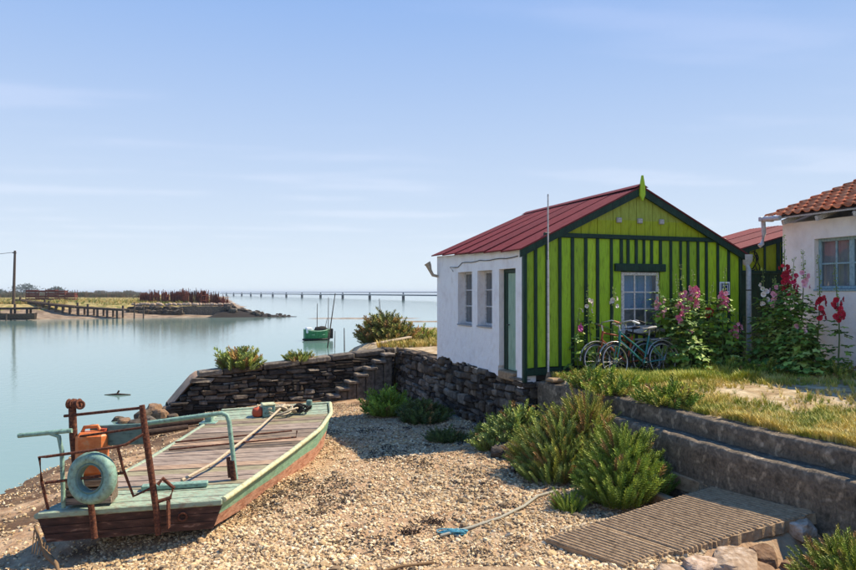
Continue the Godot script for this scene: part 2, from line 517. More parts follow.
# ground level of the shingle beach
func beach_y(x, d):
	var y = -1.06
	if x < 1.0: y -= 0.03 * (1.0 - maxf(x, -2.6))
	if x < -2.6: y -= 0.05 * (-2.6 - maxf(x, -4.6))
	if x < -4.6: y -= 0.15 * (-4.6 - x)
	y -= 0.032 * maxf(0.0, d - 11.0) * clampf((x + 8.0) / 5.0, 0.0, 1.0)
	y += 0.02 * maxf(0.0, 7.0 - d) * clampf(x / 2.0, 0.0, 1.0)
	# shingle banked up under the slipway slab
	var rs = (x - 3.8) * -0.954 + (d - 7.5) * -0.3
	var rt = (x - 3.8) * 0.3 - (d - 7.5) * 0.954
	if rs > -0.3 and rs < 2.7 and rt > -0.85 and rt < 1.3:
		var plane = -0.68 - 0.137 * rs - 0.07
		var w = smoothstep(-0.85, -0.65, rt) * smoothstep(0.95, 0.5, rt)
		y = lerpf(y, maxf(y, plane), w)
	# washed-out gully behind the slipway
	y -= 0.32 * exp(-(pow(x - 3.25, 2.0) / 0.06 + pow(d - 8.45, 2.0) / 0.1))
	# scour under the stern of the boat
	y -= 0.15 * exp(-(pow(x + 3.55, 2.0) / 1.3 + pow(d - 7.35, 2.0) / 0.35))
	return y + 0.05 * NZ.get_noise_2d(x * 60.0, d * 60.0) + 0.025 * NZ.get_noise_2d(x * 260.0, d * 260.0 + 50.0)

func make_beach():
	var st = nb(true)
	var x0 = -13.0
	var d0 = -5.0
	var s = 0.15
	var nx = 130
	var nd = 172
	var cols = {}
	var P = func(i, k): return V(x0 + i * s, beach_y(x0 + i * s, d0 + k * s), d0 + k * s)
	for i in nx:
		for k in nd:
			var q = [[i, k], [i, k + 1], [i + 1, k + 1], [i, k], [i + 1, k + 1], [i + 1, k]]
			for c in q:
				var p: Vector3 = P.call(c[0], c[1])
				# damp sand and weed by the tide line, with a ragged outline
				var e = -p.y - 1.36 + 0.3 * NZ.get_noise_2d(p.x * 90.0, p.z * 90.0)
				var wet = smoothstep(0.0, 0.1, e)
				st.set_color(Color(1, 1, 1).lerp(Color(0.3, 0.26, 0.23), wet))
				st.add_vertex(p)
	struct("beach", st, M.beach_sand)
	# shingle: far too many to count
	var peb = []
	for v in 3:
		var ps = nb(false)
		rock(ps, Vector3.ZERO, Vector3.ONE, 0.35, 4, 3.0 + v, false)
		peb.append(done(ps))
	var pal = [lin(210, 184, 144), lin(222, 200, 164), lin(194, 166, 126), lin(230, 214, 184), lin(176, 150, 116), lin(204, 176, 136), lin(148, 126, 100), lin(214, 190, 150), lin(200, 180, 150), lin(186, 158, 120), lin(118, 104, 86), lin(220, 202, 172)]
	var xf = [[], [], []]
	var co = [[], [], []]
	var r = RandomNumberGenerator.new()
	r.seed = 77
	for i in 150000:
		var d = 5.6 + 12.4 * pow(r.randf(), 1.7)
		var x = r.randf_range(-0.62 * d - 0.3, minf(0.42 * d, 4.2))
		if x > 3.05 - (d - 9.8) * 0.42 + 0.1 and d < 12.5: continue
		if d > 12.4 and x > 1.7 - (d - 12.1) * 0.348: continue
		# the strip behind the boat and the tide line are mostly bare sand
		var keep = 1.0
		if x < -3.9: keep = 0.10 + 0.25 * clampf(NZ.get_noise_2d(x * 80.0, d * 80.0) * 3.0, 0.0, 1.0)
		if x < -3.2 and d < 7.2: keep = maxf(keep, 0.6)
		if NZ.get_noise_2d(x * 45.0 + 500.0, d * 45.0) > 0.28 and x > -1.0 and d < 8.5: keep *= 0.5
		if r.randf() > keep: continue
		var sz = (0.012 + 0.03 * pow(r.randf(), 2.4)) * (1.0 + 0.5 * NZ.get_noise_2d(x * 30.0, d * 30.0 + 900.0))
		if r.randf() < 0.012: sz *= 2.0
		var b = Basis.from_euler(Vector3(r.randf_range(-0.5, 0.5), r.randf() * TAU, r.randf_range(-0.5, 0.5))).scaled_local(Vector3(sz * r.randf_range(0.9, 1.7), sz * r.randf_range(0.5, 0.9), sz))
		var v = i % 3
		xf[v].append(Transform3D(b, V(x, beach_y(x, d) + sz * 0.14, d)))
		var c: Color = pal[r.randi() % pal.size()]
		var patch = NZ.get_noise_2d(x * 38.0 + 200.0, d * 38.0)
		co[v].append(c * Color(0.82, 0.815, 0.81) * r.randf_range(0.82, 1.1) * Color(1.02 + 0.42 * patch, 1.0 + 0.42 * patch, 0.96 + 0.42 * patch))
	# scraps of dried weed and mussel shell lying in drifts among the stones
	var fx = []
	var fc = []
	for i in 26000:
		var d = r.randf_range(6.2, 14.0)
		var x = r.randf_range(-3.0, 2.2)
		var k = NZ.get_noise_2d(x * 42.0 + 31.0, d * 42.0 + 700.0) + 0.35 * NZ.get_noise_2d(x * 200.0, d * 200.0)
		if k < 0.2 + 0.25 * r.randf(): continue
		var fs = r.randf_range(0.008, 0.026)
		var b = Basis.from_euler(Vector3(r.randf_range(-0.8, 0.8), r.randf() * TAU, r.randf_range(-0.8, 0.8))).scaled_local(Vector3(fs * 1.8, fs * 0.5, fs))
		fx.append(Transform3D(b, V(x, beach_y(x, d) + 0.014, d)))
		fc.append([lin(62, 52, 44), lin(84, 68, 52), lin(48, 46, 50), lin(104, 88, 62)][r.randi() % 4])
	tag(many("weed_litter", peb[1], M.stone_tint, fx, fc, self), "dark scraps of dried weed and shell drifted over the shingle", "weed litter")
	for v in 3:
		var o = many("shingle", peb[v], M.stone_tint, xf[v], co[v], self)
		tag(o, ["tan and cream shingle spread over the sloping beach", "rounded beige pebbles of the shingle beach", "broken shell grit and small stones on the beach"][v], "shingle")

# ---------------------------------------------------------------- quay, walls, jetty
const EDGE := [[2.02, 12.12], [2.36, 11.4], [2.70, 10.72], [3.24, 9.47], [3.81, 7.98], [4.40, 6.785], [5.30, 4.7], [6.6, 1.6], [8.2, -2.2]]

func edge_x(d):
	for i in EDGE.size() - 1:
		if d <= EDGE[i][1] and d >= EDGE[i + 1][1]:
			return lerpf(EDGE[i][0], EDGE[i + 1][0], (EDGE[i][1] - d) / (EDGE[i][1] - EDGE[i + 1][1]))
	return 2.0 if d > 12 else 8.2

func quay_y(x, d):
	# a low bank of soil against the hut, level elsewhere
	return 0.02 + 0.05 * NZ.get_noise_2d(x * 70.0, d * 70.0) + 0.09 * smoothstep(2.2, 0.4, (x - 1.75) * -0.329 + (12.1 - d) * 0.944 + 0.65 * (x - 1.75) * 0.0)

func make_quay():
	var st = nb(true)
	var n = 44
	var rows = []
	var d = -2.2
	while d <= 12.13:
		var row = []
		var e = edge_x(d) + 0.17
		for i in n + 1:
			var x = e + (24.0 - e) * pow(i / float(n), 2.0)
			row.append(V(x, quay_y(x, d) if i > 2 else minf(quay_y(x, d), 0.005 + 0.008 * i), d))
		rows.append(row)
		d += 0.2388
	# behind the gable line: under the huts, then the open ground that shelves to the bay at the back
	for q in [[12.4, 2.1], [12.9, 1.9], [14.0, 1.5], [15.5, 1.0], [17.0, 0.45], [18.5, -0.1], [20.0, -0.75], [21.0, -3.4], [22.5, -4.6], [25.0, -4.4], [28.0, -3.6], [32.0, -2.6], [37.0, -1.2], [42.0, 1.5], [48.0, 8.0]]:
		var row = []
		for i in n + 1:
			var f = i / float(n)
			var x = q[1] + 5.0 * f + (21.0 - q[1]) * f * f
			var y = 0.02 + 0.1 * NZ.get_noise_2d(x * 40.0, q[0] * 40.0)
			if q[0] > 19: y -= 0.025 * (q[0] - 19.0)
			if q[0] > 20.5: y = lerpf(SEA - 0.15, y, smoothstep(0.0, 2.6, x - q[1]))
			if q[0] > 47: y = SEA - 0.2
			row.append(V(x, y, q[0]))
		rows.append(row)
	for k in rows.size() - 1:
		for i in n:
			quad(st, rows[k][i], rows[k + 1][i], rows[k + 1][i + 1], rows[k][i + 1])
	struct("quay_ground", st, M.quay_soil)

func make_quay_wall():
	var t = thing("quay_wall", "dark stepped concrete quay wall below the grass edge", "wall", V(3.2, -1.2, 9.4))
	var o: Vector3 = t.position
	var w = 0.24
	# two long pours, their faces and arrises worn uneven, each following the bends of the quay
	for tier in 2:
		var pts = []
		for i in EDGE.size():
			if tier == 1 and i < 2: continue
			pts.append(V(EDGE[i][0], 0, EDGE[i][1]) - Vector3(o.x, 0, o.z))
		var line = []
		for i in pts.size() - 1:
			var n = int(ceil(pts[i].distance_to(pts[i + 1]) / 0.11))
			for k in n: line.append([pts[i].lerp(pts[i + 1], k / float(n)), (pts[i + 1] - pts[i]).normalized()])
		line.append([pts[-1], (pts[-1] - pts[-2]).normalized()])
		var st = nb(true)
		var prof = []
		for q in line:
			var side: Vector3 = q[1].cross(Vector3.UP).normalized()
			if side.x < 0: side = -side
			var p: Vector3 = q[0]
			var f = p.z * 100.0
			var N = func(a, b): return NZ.get_noise_2d(f * a, b * 50.0)
			var out = -0.28 if tier == 1 else 0.0
			var top = (-0.225 if tier == 1 else 0.02) - o.y
			var bot = (-1.3 if tier == 1 else -0.6) - o.y
			if tier == 0 and p.z + o.z < -10.6: bot = -1.4 - o.y
			var row = []
			row.append(p + side * (0.26 + (0.02 if tier == 0 else -0.2)) + Vector3(0, top - 0.06, 0))
			row.append(p + side * (0.22 if tier == 0 else 0.05) + Vector3(0, top + 0.012 * N.call(2.2, 1.0), 0))
			row.append(p + side * (out + 0.03 + 0.01 * N.call(3.0, 2.0)) + Vector3(0, top + 0.014 * N.call(2.4, 3.0) + 0.01 * N.call(9.0, 4.0), 0))
			row.append(p + side * (out + 0.012 * N.call(3.4, 5.0)) + Vector3(0, top - 0.03 + 0.02 * N.call(4.0, 6.0), 0))
			for k in 6: row.append(p + side * (out + 0.03 * N.call(1.6, 7.0 + k) + 0.018 * N.call(5.0, 17.0 + k)) + Vector3(0, lerpf(top - 0.06, bot, (k + 0.6) / 6.0), 0))
			prof.append(row)
		for i in prof.size() - 1:
			for k in prof[i].size() - 1:
				quad(st, prof[i][k], prof[i + 1][k], prof[i + 1][k + 1], prof[i][k + 1])
		obj("upper_wall" if tier == 0 else "lower_wall", st, M.old_concrete, t)

# rubble face of separate stones in wandering courses: origin at the base, x along, y up, facing +z
func stone_face(parent, length, height, bottom_of, top_of, row_h, len_lo, len_hi, tintset, depth):
	var off = R.randf() * 90.0
	var wave = func(x, row): return row_h * 0.55 * NZ.get_noise_2d(x * 55.0 + off, row * 37.0)
	var y = 0.0
	var row = 0
	while y < height:
		var h = row_h * R.randf_range(0.7, 1.4)
		var x = -R.randf() * len_lo
		while x < length:
			var l = R.randf_range(len_lo, len_hi) * (0.55 if R.randf() < 0.3 else 1.0)
			var x0 = maxf(x, 0.0)
			var x1 = minf(x + l, length)
			x += l
			if x1 - x0 < 0.05: continue
			var xm = (x0 + x1) * 0.5
			var lo = y + (wave.call(xm, row) if row > 0 else 0.0)
			var hi = minf(y + h + wave.call(xm, row + 1), top_of.call(xm))
			if hi - lo < 0.035 or hi < bottom_of.call(xm): continue
			var cuts = [[lo, hi]]
			if hi - lo > row_h * 1.05 and R.randf() < 0.35:
				var c = lerpf(lo, hi, R.randf_range(0.35, 0.65))
				cuts = [[lo, c], [c, hi]]
			for q in cuts:
				var st = nb()
				var pr = R.randf_range(-0.06, 0.05)
				var size = Vector3(x1 - x0 - R.randf_range(0.01, 0.05), q[1] - q[0] - R.randf_range(0.008, 0.035), depth)
				if size.x < 0.03 or size.y < 0.02: continue
				box(st, Transform3D(Basis(Vector3(0, 0, 1), R.randf_range(-0.09, 0.09)) * Basis(Vector3.UP, R.randf_range(-0.12, 0.12)) * Basis(Vector3.RIGHT, R.randf_range(-0.1, 0.1)), Vector3(xm, (q[0] + q[1]) * 0.5, pr - depth * 0.5 + 0.02)), size, minf(size.y, size.x) * R.randf_range(0.1, 0.26), 0.1)
				obj("stone", st, tintset[R.randi() % tintset.size()], parent)
		y += h
		row += 1

func make_foundation():
	# below the white side wall, on along the quay to the jetty
	# local +x runs towards the camera along the wall, the face looks to local +z, over the beach
	var far = Vector3(-0.329, 0, -0.944) * 8.1
	var t = thing("foundation_wall", "dark rubble stone footing below the white hut wall", "wall", V(1.75, -1.55, 12.1) + far, PHI - PI * 0.5)
	var bottom = func(x): return 0.0
	var st = nb()
	bx(st, Vector3(0, 0, -0.5), Vector3(8.1, 1.52, -0.06), 0.02)
	obj("rubble_core", st, M.mortar, t)
	var top2 = func(x): return 1.57 + 0.04 * sin(x * 9.0) + (0.04 if x > 3.5 else -0.05)
	stone_face(t, 8.1, 1.62, bottom, top2, 0.17, 0.16, 0.5, M.wall_stone_tints, 0.22)
	# short return facing the camera, below the gable
	var r = thing("gable_footing", "dark stone footing under the green gable beside the pole", "wall", V(1.75, -1.45, 12.1), PHI)
	st = nb()
	bx(st, Vector3(0.02, 0, -0.4), Vector3(0.5, 1.44, -0.05), 0.02)
	obj("rubble_core", st, M.mortar, r)
	stone_face(r, 0.42, 1.46, func(x): return 0.0, func(x): return 1.46, 0.2, 0.2, 0.4, M.wall_stone_tints, 0.2)

func make_jetty():
	# from the quay corner to the left, sinking towards the sea
	var a = V(-1.0, 0, 19.9)
	var b = V(-6.75, 0, 17.3)
	var dir: Vector3 = (b - a).normalized()
	var yaw = atan2(-dir.z, dir.x) + PI         # local +x points from the sea end to the quay
	var t = thing("stone_jetty", "low dry stone jetty running from the quay into the water", "jetty", b + Vector3(0, -1.75, 0), yaw)
	var L = a.distance_to(b)
	var top = func(x): return 1.75 - 0.52 + 0.5 * x / L - 0.78 * pow(maxf(0.0, 1.0 - x / 0.75), 1.15)
	# core with gravel top, sloping off to the water behind
	var st = nb(true)
	var n = 40
	for i in n:
		for k in 6:
			var P = func(ii, kk):
				var x: float = L * ii / n
				var z: float = [-0.12, -0.16, -0.7, -1.3, -1.9, -2.7, -3.6][kk]
				var y: float = [0.0, -0.06, -0.03, -0.05, -0.12, -0.75, -2.0][kk]
				var yy: float = maxf(0.0, top.call(x) - 0.08 + y + (0.04 * NZ.get_noise_2d(x * 90.0, z * 90.0) if kk > 1 else 0.0))
				return Vector3(x, yy, z)
			quad(st, P.call(i, k), P.call(i, k + 1), P.call(i + 1, k + 1), P.call(i + 1, k))
	obj("gravel_top", st, M.jetty_soil, t)
	st = nb()
	prism(st, Transform3D(), [Vector2(0.06, 0), Vector2(L, 0), Vector2(L, 1.55), Vector2(0.78, 1.05), Vector2(0.06, 0.3)], -0.6, -0.08)
	obj("rubble_core", st, M.mortar, t)
	var face_top = func(x): return top.call(x) - 0.17
	stone_face(t, L, 1.75, func(x): return 0.35, face_top, 0.1, 0.14, 0.6, M.wall_stone_tints, 0.22)
	# coping blocks
	var x = 0.7
	while x < L - 0.1:
		var l = R.randf_range(0.55, 1.15)
		var x1 = minf(x + l, L)
		st = nb()
		var yy: float = top.call((x + x1) * 0.5) - 0.085 + R.randf_range(-0.012, 0.012)
		var sl = atan2(0.5, L)
		box(st, Transform3D(Basis(Vector3(0, 0, 1), sl), Vector3((x + x1) * 0.5, yy, -0.2 + R.randf_range(-0.02, 0.02))), Vector3(x1 - x - 0.02, 0.15, 0.5), 0.025, 0.03)
		obj("coping_stone", st, M.wall_stone_tints[[0, 2, 4, 1][R.randi() % 4]], t)
		x = x1
	# stone steps set against its face at the quay end
	var s = thing("stone_steps", "seven worn stone steps climbing the jetty face to the quay", "steps", b + dir * 0.0 + Vector3(0, -1.75, 0), yaw)
	for i in 7:
		var xs: float = L - 0.34 - i * 0.275
		var ys: float = 1.75 - 0.14 - i * 0.185
		st = nb()
		box(st, Transform3D(Basis(Vector3.UP, R.randf_range(-0.05, 0.05)), Vector3(xs, ys - 0.04, 0.27)), Vector3(0.34, 0.09, 0.42), 0.02, 0.04)
		obj("tread", st, M.wall_stone_tints[4], s)
		st = nb()
		box(st, Transform3D(Basis(), Vector3(xs - 0.02, ys * 0.5 - 0.05, 0.24)), Vector3(0.26, ys - 0.1, 0.34), 0.03, 0.02)
		obj("riser_block", st, M.wall_stone_tints[0], s)

# ---------------------------------------------------------------- buildings
# corrugated sheet: corner o, run vector e (along the ridge), down vector f; waves run down the slope
func corrugated(st, o: Vector3, e: Vector3, f: Vector3, pitch, amp, thick):
	st.set_smooth_group(0)
	var n = int(round(e.length() / pitch)) * 4
	var nrm: Vector3 = e.cross(f).normalized()
	if nrm.y < 0: nrm = -nrm
	var top = []
	for i in n + 1:
		top.append(o + e * (i / float(n)) + nrm * amp * sin(TAU * i / 4.0 + 0.8))
	for i in n:
		var mid: Vector3 = (top[i] + top[i + 1] + f) * 0.5 - nrm
		quad_out(st, top[i], top[i + 1], top[i + 1] + f, top[i] + f, mid)
	st.set_smooth_group(-1)
	var dn = -nrm * thick
	quad_out(st, o + dn, o + e + dn, o + e + f + dn, o + f + dn, o + e * 0.5 + f * 0.5)
	var mid2: Vector3 = o + e * 0.5 + f * 0.5
	quad_out(st, o + f + nrm * amp, o + f + e + nrm * amp, o + f + e + dn, o + f + dn, mid2)
	quad_out(st, top[0], top[0] + f, o + f + dn, o + dn, mid2)
	quad_out(st, top[n], top[n] + f, o + e + f + dn, o + e + dn, mid2)

# window in the plane z = z0 (facing +z) built in the parent's axes through xf
func casement(parent, xf: Transform3D, w, h, cols, rows, fw, mw, frame_mat, depth = 0.05, mullions = []):
	var win = Node3D.new()
	win.name = "window"
	parent.add_child(win, true)
	win.transform = xf
	var st = nb()
	bx(st, Vector3(0, 0, -depth), Vector3(fw, h, 0), 0.006)
	bx(st, Vector3(w - fw, 0, -depth), Vector3(w, h, 0), 0.006)
	bx(st, Vector3(fw, 0, -depth), Vector3(w - fw, fw, -0.002), 0.006)
	bx(st, Vector3(fw, h - fw, -depth), Vector3(w - fw, h, -0.002), 0.006)
	for mx in mullions:
		bx(st, Vector3(mx - 0.05, fw, -depth), Vector3(mx + 0.05, h - fw, -0.004), 0.006)
	obj("frame", st, frame_mat, win)
	var cw: float = (w - 2 * fw) / cols
	var rh: float = (h - 2 * fw) / rows
	for i in range(1, cols):
		var skip = false
		for mx in mullions:
			if absf(mx - (fw + cw * i)) < 0.06: skip = true
		if skip: continue
		st = nb()
		bx(st, Vector3(fw + cw * i - mw * 0.5, fw, -depth + 0.008), Vector3(fw + cw * i + mw * 0.5, h - fw, -0.01), 0.004)
		obj("glazing_bar", st, frame_mat, win)
	for k in range(1, rows):
		st = nb()
		bx(st, Vector3(fw, fw + rh * k - mw * 0.5, -depth + 0.011), Vector3(w - fw, fw + rh * k + mw * 0.5, -0.013), 0.004)
		obj("glazing_bar", st, frame_mat, win)
	for i in cols:
		for k in rows:
			st = nb()
			bx(st, Vector3(fw + cw * i + 0.002, fw + rh * k + 0.002, -depth * 0.5 - 0.003), Vector3(fw + cw * (i + 1) - 0.002, fw + rh * (k + 1) - 0.002, -depth * 0.5 + 0.001))
			obj("pane", st, M.glass, win)
	return win

func make_hut():
	var W = 5.06
	var D = 4.63
	var H = 2.46
	var RISE = 1.23
	var t = thing("fishing_hut", "lime green wooden hut with dark green battens, white side wall and red roof", "hut", V(1.75, 0, 12.1), PHI)
	var roof_at = func(x): return H + RISE * (1.0 - absf(x - W * 0.5) / (W * 0.5))
	# ---- white side wall, face at x = 0, openings given along b = -z
	var st = nb()
	var th = 0.28
	var open = [[0.32, 1.04, 0.13, 2.11], [1.37, 2.11, 0.92, 2.11], [2.41, 3.23, 0.905, 2.11]]
	var b0 = 0.05
	for q in open:
		bx(st, Vector3(0, 0.2, -q[0]), Vector3(th, 2.11, -b0))
		b0 = q[1]
	bx(st, Vector3(0, 0.2, -D), Vector3(th, 2.11, -b0))
	prism(st, Transform3D(Basis(Vector3.UP, PI * 0.5), Vector3.ZERO), [Vector2(0.05, 2.11), Vector2(D, 2.11), Vector2(D, H + 0.09), Vector2(0.05, H - 0.02)], 0.0, th)
	for q in [open[1], open[2]]:
		bx(st, Vector3(0, 0.2, -q[1]), Vector3(th, q[2], -q[0]))
	# ragged lower edge of the render over the stones
	var b = 0.05
	while b < D - 0.01:
		var b1 = minf(b + R.randf_range(0.025, 0.06), D)
		if not (b1 > 0.32 and b < 1.04):
			var lo = 0.01 + 0.11 * NZ.get_noise_1d(b * 90.0) + 0.05 * NZ.get_noise_1d(b * 420.0 + 70.0) + R.randf_range(-0.006, 0.006) + (-0.12 if b < 0.3 else 0.0) + 0.012 * b
			bx(st, Vector3(0.0, lo, -b1), Vector3(th, 0.2, -b))
		b = b1
	obj("side_wall", st, M.plaster, t)
	st = nb()
	bx(st, Vector3(-0.05, -0.03, -1.0), Vector3(0.3, 0.13, -0.34), 0.02)
	obj("door_sill", st, M.ramp_concrete, t)
	for q in [open[1], open[2]]:
		var win = casement(t, Transform3D(Basis(Vector3.UP, -PI * 0.5), Vector3(0.17, q[2] + 0.03, -q[1])), q[1] - q[0], q[3] - q[2] - 0.03, 2, 3, 0.05, 0.03, M.white_wood)
		st = nb()
		bx(st, Vector3(0.0, -0.03, -0.02), Vector3(q[1] - q[0], 0.002, 0.2), 0.006)
		obj("sill", st, M.grey_paint, win)
	# door, set back: dark green frame and a pale green leaf
	var dr = Node3D.new()
	dr.name = "door"
	t.add_child(dr)
	st = nb()
	bx(st, Vector3(0.1, 0.135, -1.035), Vector3(0.22, 2.1, -0.97), 0.008)
	bx(st, Vector3(0.1, 0.135, -0.39), Vector3(0.22, 2.1, -0.325), 0.008)
	bx(st, Vector3(0.1, 2.03, -0.97), Vector3(0.22, 2.1, -0.39), 0.008)
	bx(st, Vector3(0.11, 0.135, -0.97), Vector3(0.19, 2.03, -0.88), 0.006)
	obj("frame", st, M.dark_green, dr)
	st = nb()
	for k in 4:
		bx(st, Vector3(0.12, 0.14, -0.878 + k * 0.122), Vector3(0.17, 2.028, -0.878 + (k + 1) * 0.122 - 0.005), 0.006)
	obj("leaf_board", st, M.pale_green, dr)
	st = nb()
	tube(st, [Vector3(0.13, 1.02, -0.82), Vector3(0.07, 1.02, -0.82), Vector3(0.065, 1.02, -0.74)], 0.011, 6)
	obj("handle", st, M.dark_steel, dr)
	# ---- other walls and a floor close the room
	st = nb()
	bx(st, Vector3(W - 0.2, 0, -D), Vector3(W - 0.002, H - 0.03, -0.06))
	bx(st, Vector3(th, 0, -D), Vector3(W - 0.2, H - 0.03, -D + 0.2))
	prism(st, at(Vector3(0, 0, 0)), [Vector2(0.1, H - 0.03), Vector2(W - 0.1, H - 0.03), Vector2(W * 0.5, H + RISE - 0.1)], -D, -D + 0.12)
	obj("back_wall", st, M.plaster, t)
	st = nb()
	bx(st, Vector3(th, 0.02, -D + 0.2), Vector3(W - 0.2, 0.1, -0.1))
	obj("floor", st, M.room_dark, t)
	# inner lining of the gable, with the window hole
	var wx0 = 2.11
	var wx1 = 2.98
	var wy0 = 0.94
	var wy1 = 2.05
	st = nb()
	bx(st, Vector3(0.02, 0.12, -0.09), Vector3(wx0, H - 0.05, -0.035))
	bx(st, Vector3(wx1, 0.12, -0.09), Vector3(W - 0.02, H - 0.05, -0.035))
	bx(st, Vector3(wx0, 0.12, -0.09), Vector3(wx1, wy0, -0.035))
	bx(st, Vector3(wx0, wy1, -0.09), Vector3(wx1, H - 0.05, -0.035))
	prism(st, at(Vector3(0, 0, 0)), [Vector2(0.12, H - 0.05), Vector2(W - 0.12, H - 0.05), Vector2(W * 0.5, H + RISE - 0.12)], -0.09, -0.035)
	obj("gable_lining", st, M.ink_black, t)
	# ---- lower boards between the battens: batten positions across the gable
	var bat = [0.24, 0.48, 0.75, 1.02, 1.31, 1.57, 1.88, 2.105, 2.26, 2.45, 2.63, 2.81, 3.02, 3.27, 3.51, 3.69, 3.94, 4.15, 4.44, 4.72]
	var BY = 0.27          # foot of the boards
	var BEAM = 2.68
	var xs = [0.06] + bat + [W - 0.06]
	for i in xs.size() - 1:
		var p: float = xs[i] + 0.002
		var q: float = xs[i + 1] - 0.002
		var spans = [[BY, BEAM]]
		if p > wx0 - 0.05 and q < wx1 + 0.06: spans = [[BY, wy0 - 0.05], [wy1 + 0.02, BEAM]]
		for s in spans:
			st = nb()
			var ta: float = minf(s[1], roof_at.call(p) - 0.06)
			var tb: float = minf(s[1], roof_at.call(q) - 0.06)
			var z = R.randf_range(-0.004, 0.003)
			prism(st, at(Vector3.ZERO), [Vector2(p, s[0] + R.randf_range(-0.015, 0.01)), Vector2(q, s[0] + R.randf_range(-0.015, 0.01)), Vector2(q, tb), Vector2(p, ta)], -0.03, z)
			obj("board", st, M.lime_tints[R.randi() % 4], t)
	for i in bat.size():
		var x: float = bat[i]
		var w = R.randf_range(0.052, 0.066)
		var spans = [[BY - 0.02, minf(BEAM, roof_at.call(x) - 0.08)]]
		if x > wx0 - 0.01 and x < wx1 + 0.05: spans = [[BY - 0.02, wy0 - 0.06], [2.215, BEAM]]
		for s in spans:
			st = nb()
			bx(st, Vector3(x - w * 0.5, s[0], 0.004), Vector3(x + w * 0.5, s[1], 0.03 + R.randf_range(0, 0.004)), 0.004)
			obj("batten", st, M.dark_green, t)
	# ---- upper boards, lower third repainted yellower
	var ub = [0.47, 0.66, 0.83, 1.03, 1.22, 1.39, 1.58, 1.77, 1.93, 2.11, 2.29, 2.47, 2.66, 2.85, 3.04, 3.22, 3.41, 3.6, 3.79, 3.97, 4.16, 4.34, 4.55]
	for i in ub.size() - 1:
		var p: float = ub[i] + 0.004
		var q: float = ub[i + 1] - 0.004
		var ha: float = roof_at.call(p) - 0.07
		var hb: float = roof_at.call(q) - 0.07
		if maxf(ha, hb) < 2.8: continue
		var z = R.randf_range(-0.004, 0.004)
		var cut = 3.05 + R.randf_range(-0.01, 0.01)
		st = nb()
		prism(st, at(Vector3.ZERO), [Vector2(p, 2.765), Vector2(q, 2.765), Vector2(q, clampf(hb, 2.77, cut)), Vector2(p, clampf(ha, 2.77, cut))], -0.03, z)
		var bd = obj("board", st, M.lime_yellow, t)
		if maxf(ha, hb) > cut + 0.01:
			st = nb()
			prism(st, at(Vector3.ZERO), [Vector2(p, cut), Vector2(q, cut), Vector2(q, maxf(hb, cut)), Vector2(p, maxf(ha, cut))], -0.03, z)
			if absf((p + q) * 0.5 - W * 0.5) < 0.1:
				prism(st, at(Vector3.ZERO), [Vector2(p, ha), Vector2(q, hb), Vector2(W * 0.5, roof_at.call(W * 0.5) - 0.07)], -0.03, z)
			obj("old_paint", st, M.lime_old, bd)
	st = nb()
	bx(st, Vector3(0.42, BEAM, -0.02), Vector3(W - 0.42, 2.765, 0.05), 0.008)
	obj("tie_beam", st, M.dark_green, t)
	st = nb()
	bx(st, Vector3(0.0, 0.12, -0.03), Vector3(W, BY - 0.02, 0.035), 0.01)
	obj("sole_plate", st, M.dark_green, t)
	for x in [[-0.012, 0.058], [W - 0.058, W + 0.012]]:
		st = nb()
		bx(st, Vector3(x[0], 0.0 if x[0] < 0 else 0.1, -0.05), Vector3(x[1], H - 0.02, 0.04), 0.008)
		obj("corner_post", st, M.dark_green, t)
	# ---- gable window, lintel, sill
	var gw = casement(t, at(Vector3(wx0, wy0, 0.02)), wx1 - wx0, wy1 - wy0 - 0.005, 3, 3, 0.06, 0.028, M.white_wood)
	st = nb()
	bx(st, Vector3(-0.08, -0.085, -0.03), Vector3(wx1 - wx0 + 0.08, -0.002, 0.09), 0.01)
	obj("sill", st, M.white_wood, gw)
	# blue sheet added behind the upper panes, its colour imitating reflected sky
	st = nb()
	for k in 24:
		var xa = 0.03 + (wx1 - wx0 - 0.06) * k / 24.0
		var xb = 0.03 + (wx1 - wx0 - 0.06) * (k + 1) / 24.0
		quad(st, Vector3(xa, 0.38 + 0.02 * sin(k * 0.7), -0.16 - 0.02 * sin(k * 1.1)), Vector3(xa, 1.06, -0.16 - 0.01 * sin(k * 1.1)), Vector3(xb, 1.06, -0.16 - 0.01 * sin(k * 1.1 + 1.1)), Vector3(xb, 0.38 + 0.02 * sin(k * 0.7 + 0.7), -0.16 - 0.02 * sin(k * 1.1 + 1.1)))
	obj("painted_reflection", st, M.painted_reflection, gw)
	st = nb()
	bx(st, Vector3(wx0 - 0.16, 2.06, -0.02), Vector3(wx1 + 0.14, 2.21, 0.07), 0.01)
	obj("lintel", st, M.dark_green, t)
	for x in [2.05, 2.53, 3.04]:
		st = nb()
		bx(st, Vector3(x - 0.055, 3.0, 0.004), Vector3(x + 0.055, 3.1, 0.05), 0.01)
		var v = obj("vent_block", st, M.grey_paint, t)
		st = nb()
		for k in 3: bx(st, Vector3(x - 0.04, 3.018 + k * 0.026, 0.05), Vector3(x + 0.04, 3.032 + k * 0.026, 0.056))
		obj("louvre", st, M.white_wood, v)
	# ---- barge boards and finial
	for s in [0, 1]:
		st = nb()
		var ex: float = -0.1 if s == 0 else W + 0.14
		var ey: float = H - RISE * (0.1 if s == 0 else 0.14) / (W * 0.5)
		var cx = W * 0.5
		prism(st, at(Vector3.ZERO), [Vector2(ex, ey - 0.12), Vector2(cx, H + RISE - 0.135), Vector2(cx, H + RISE + 0.012), Vector2(ex, ey + 0.012)], 0.04, 0.085)
		obj("barge_board", st, M.dark_green, t)
	st = nb()
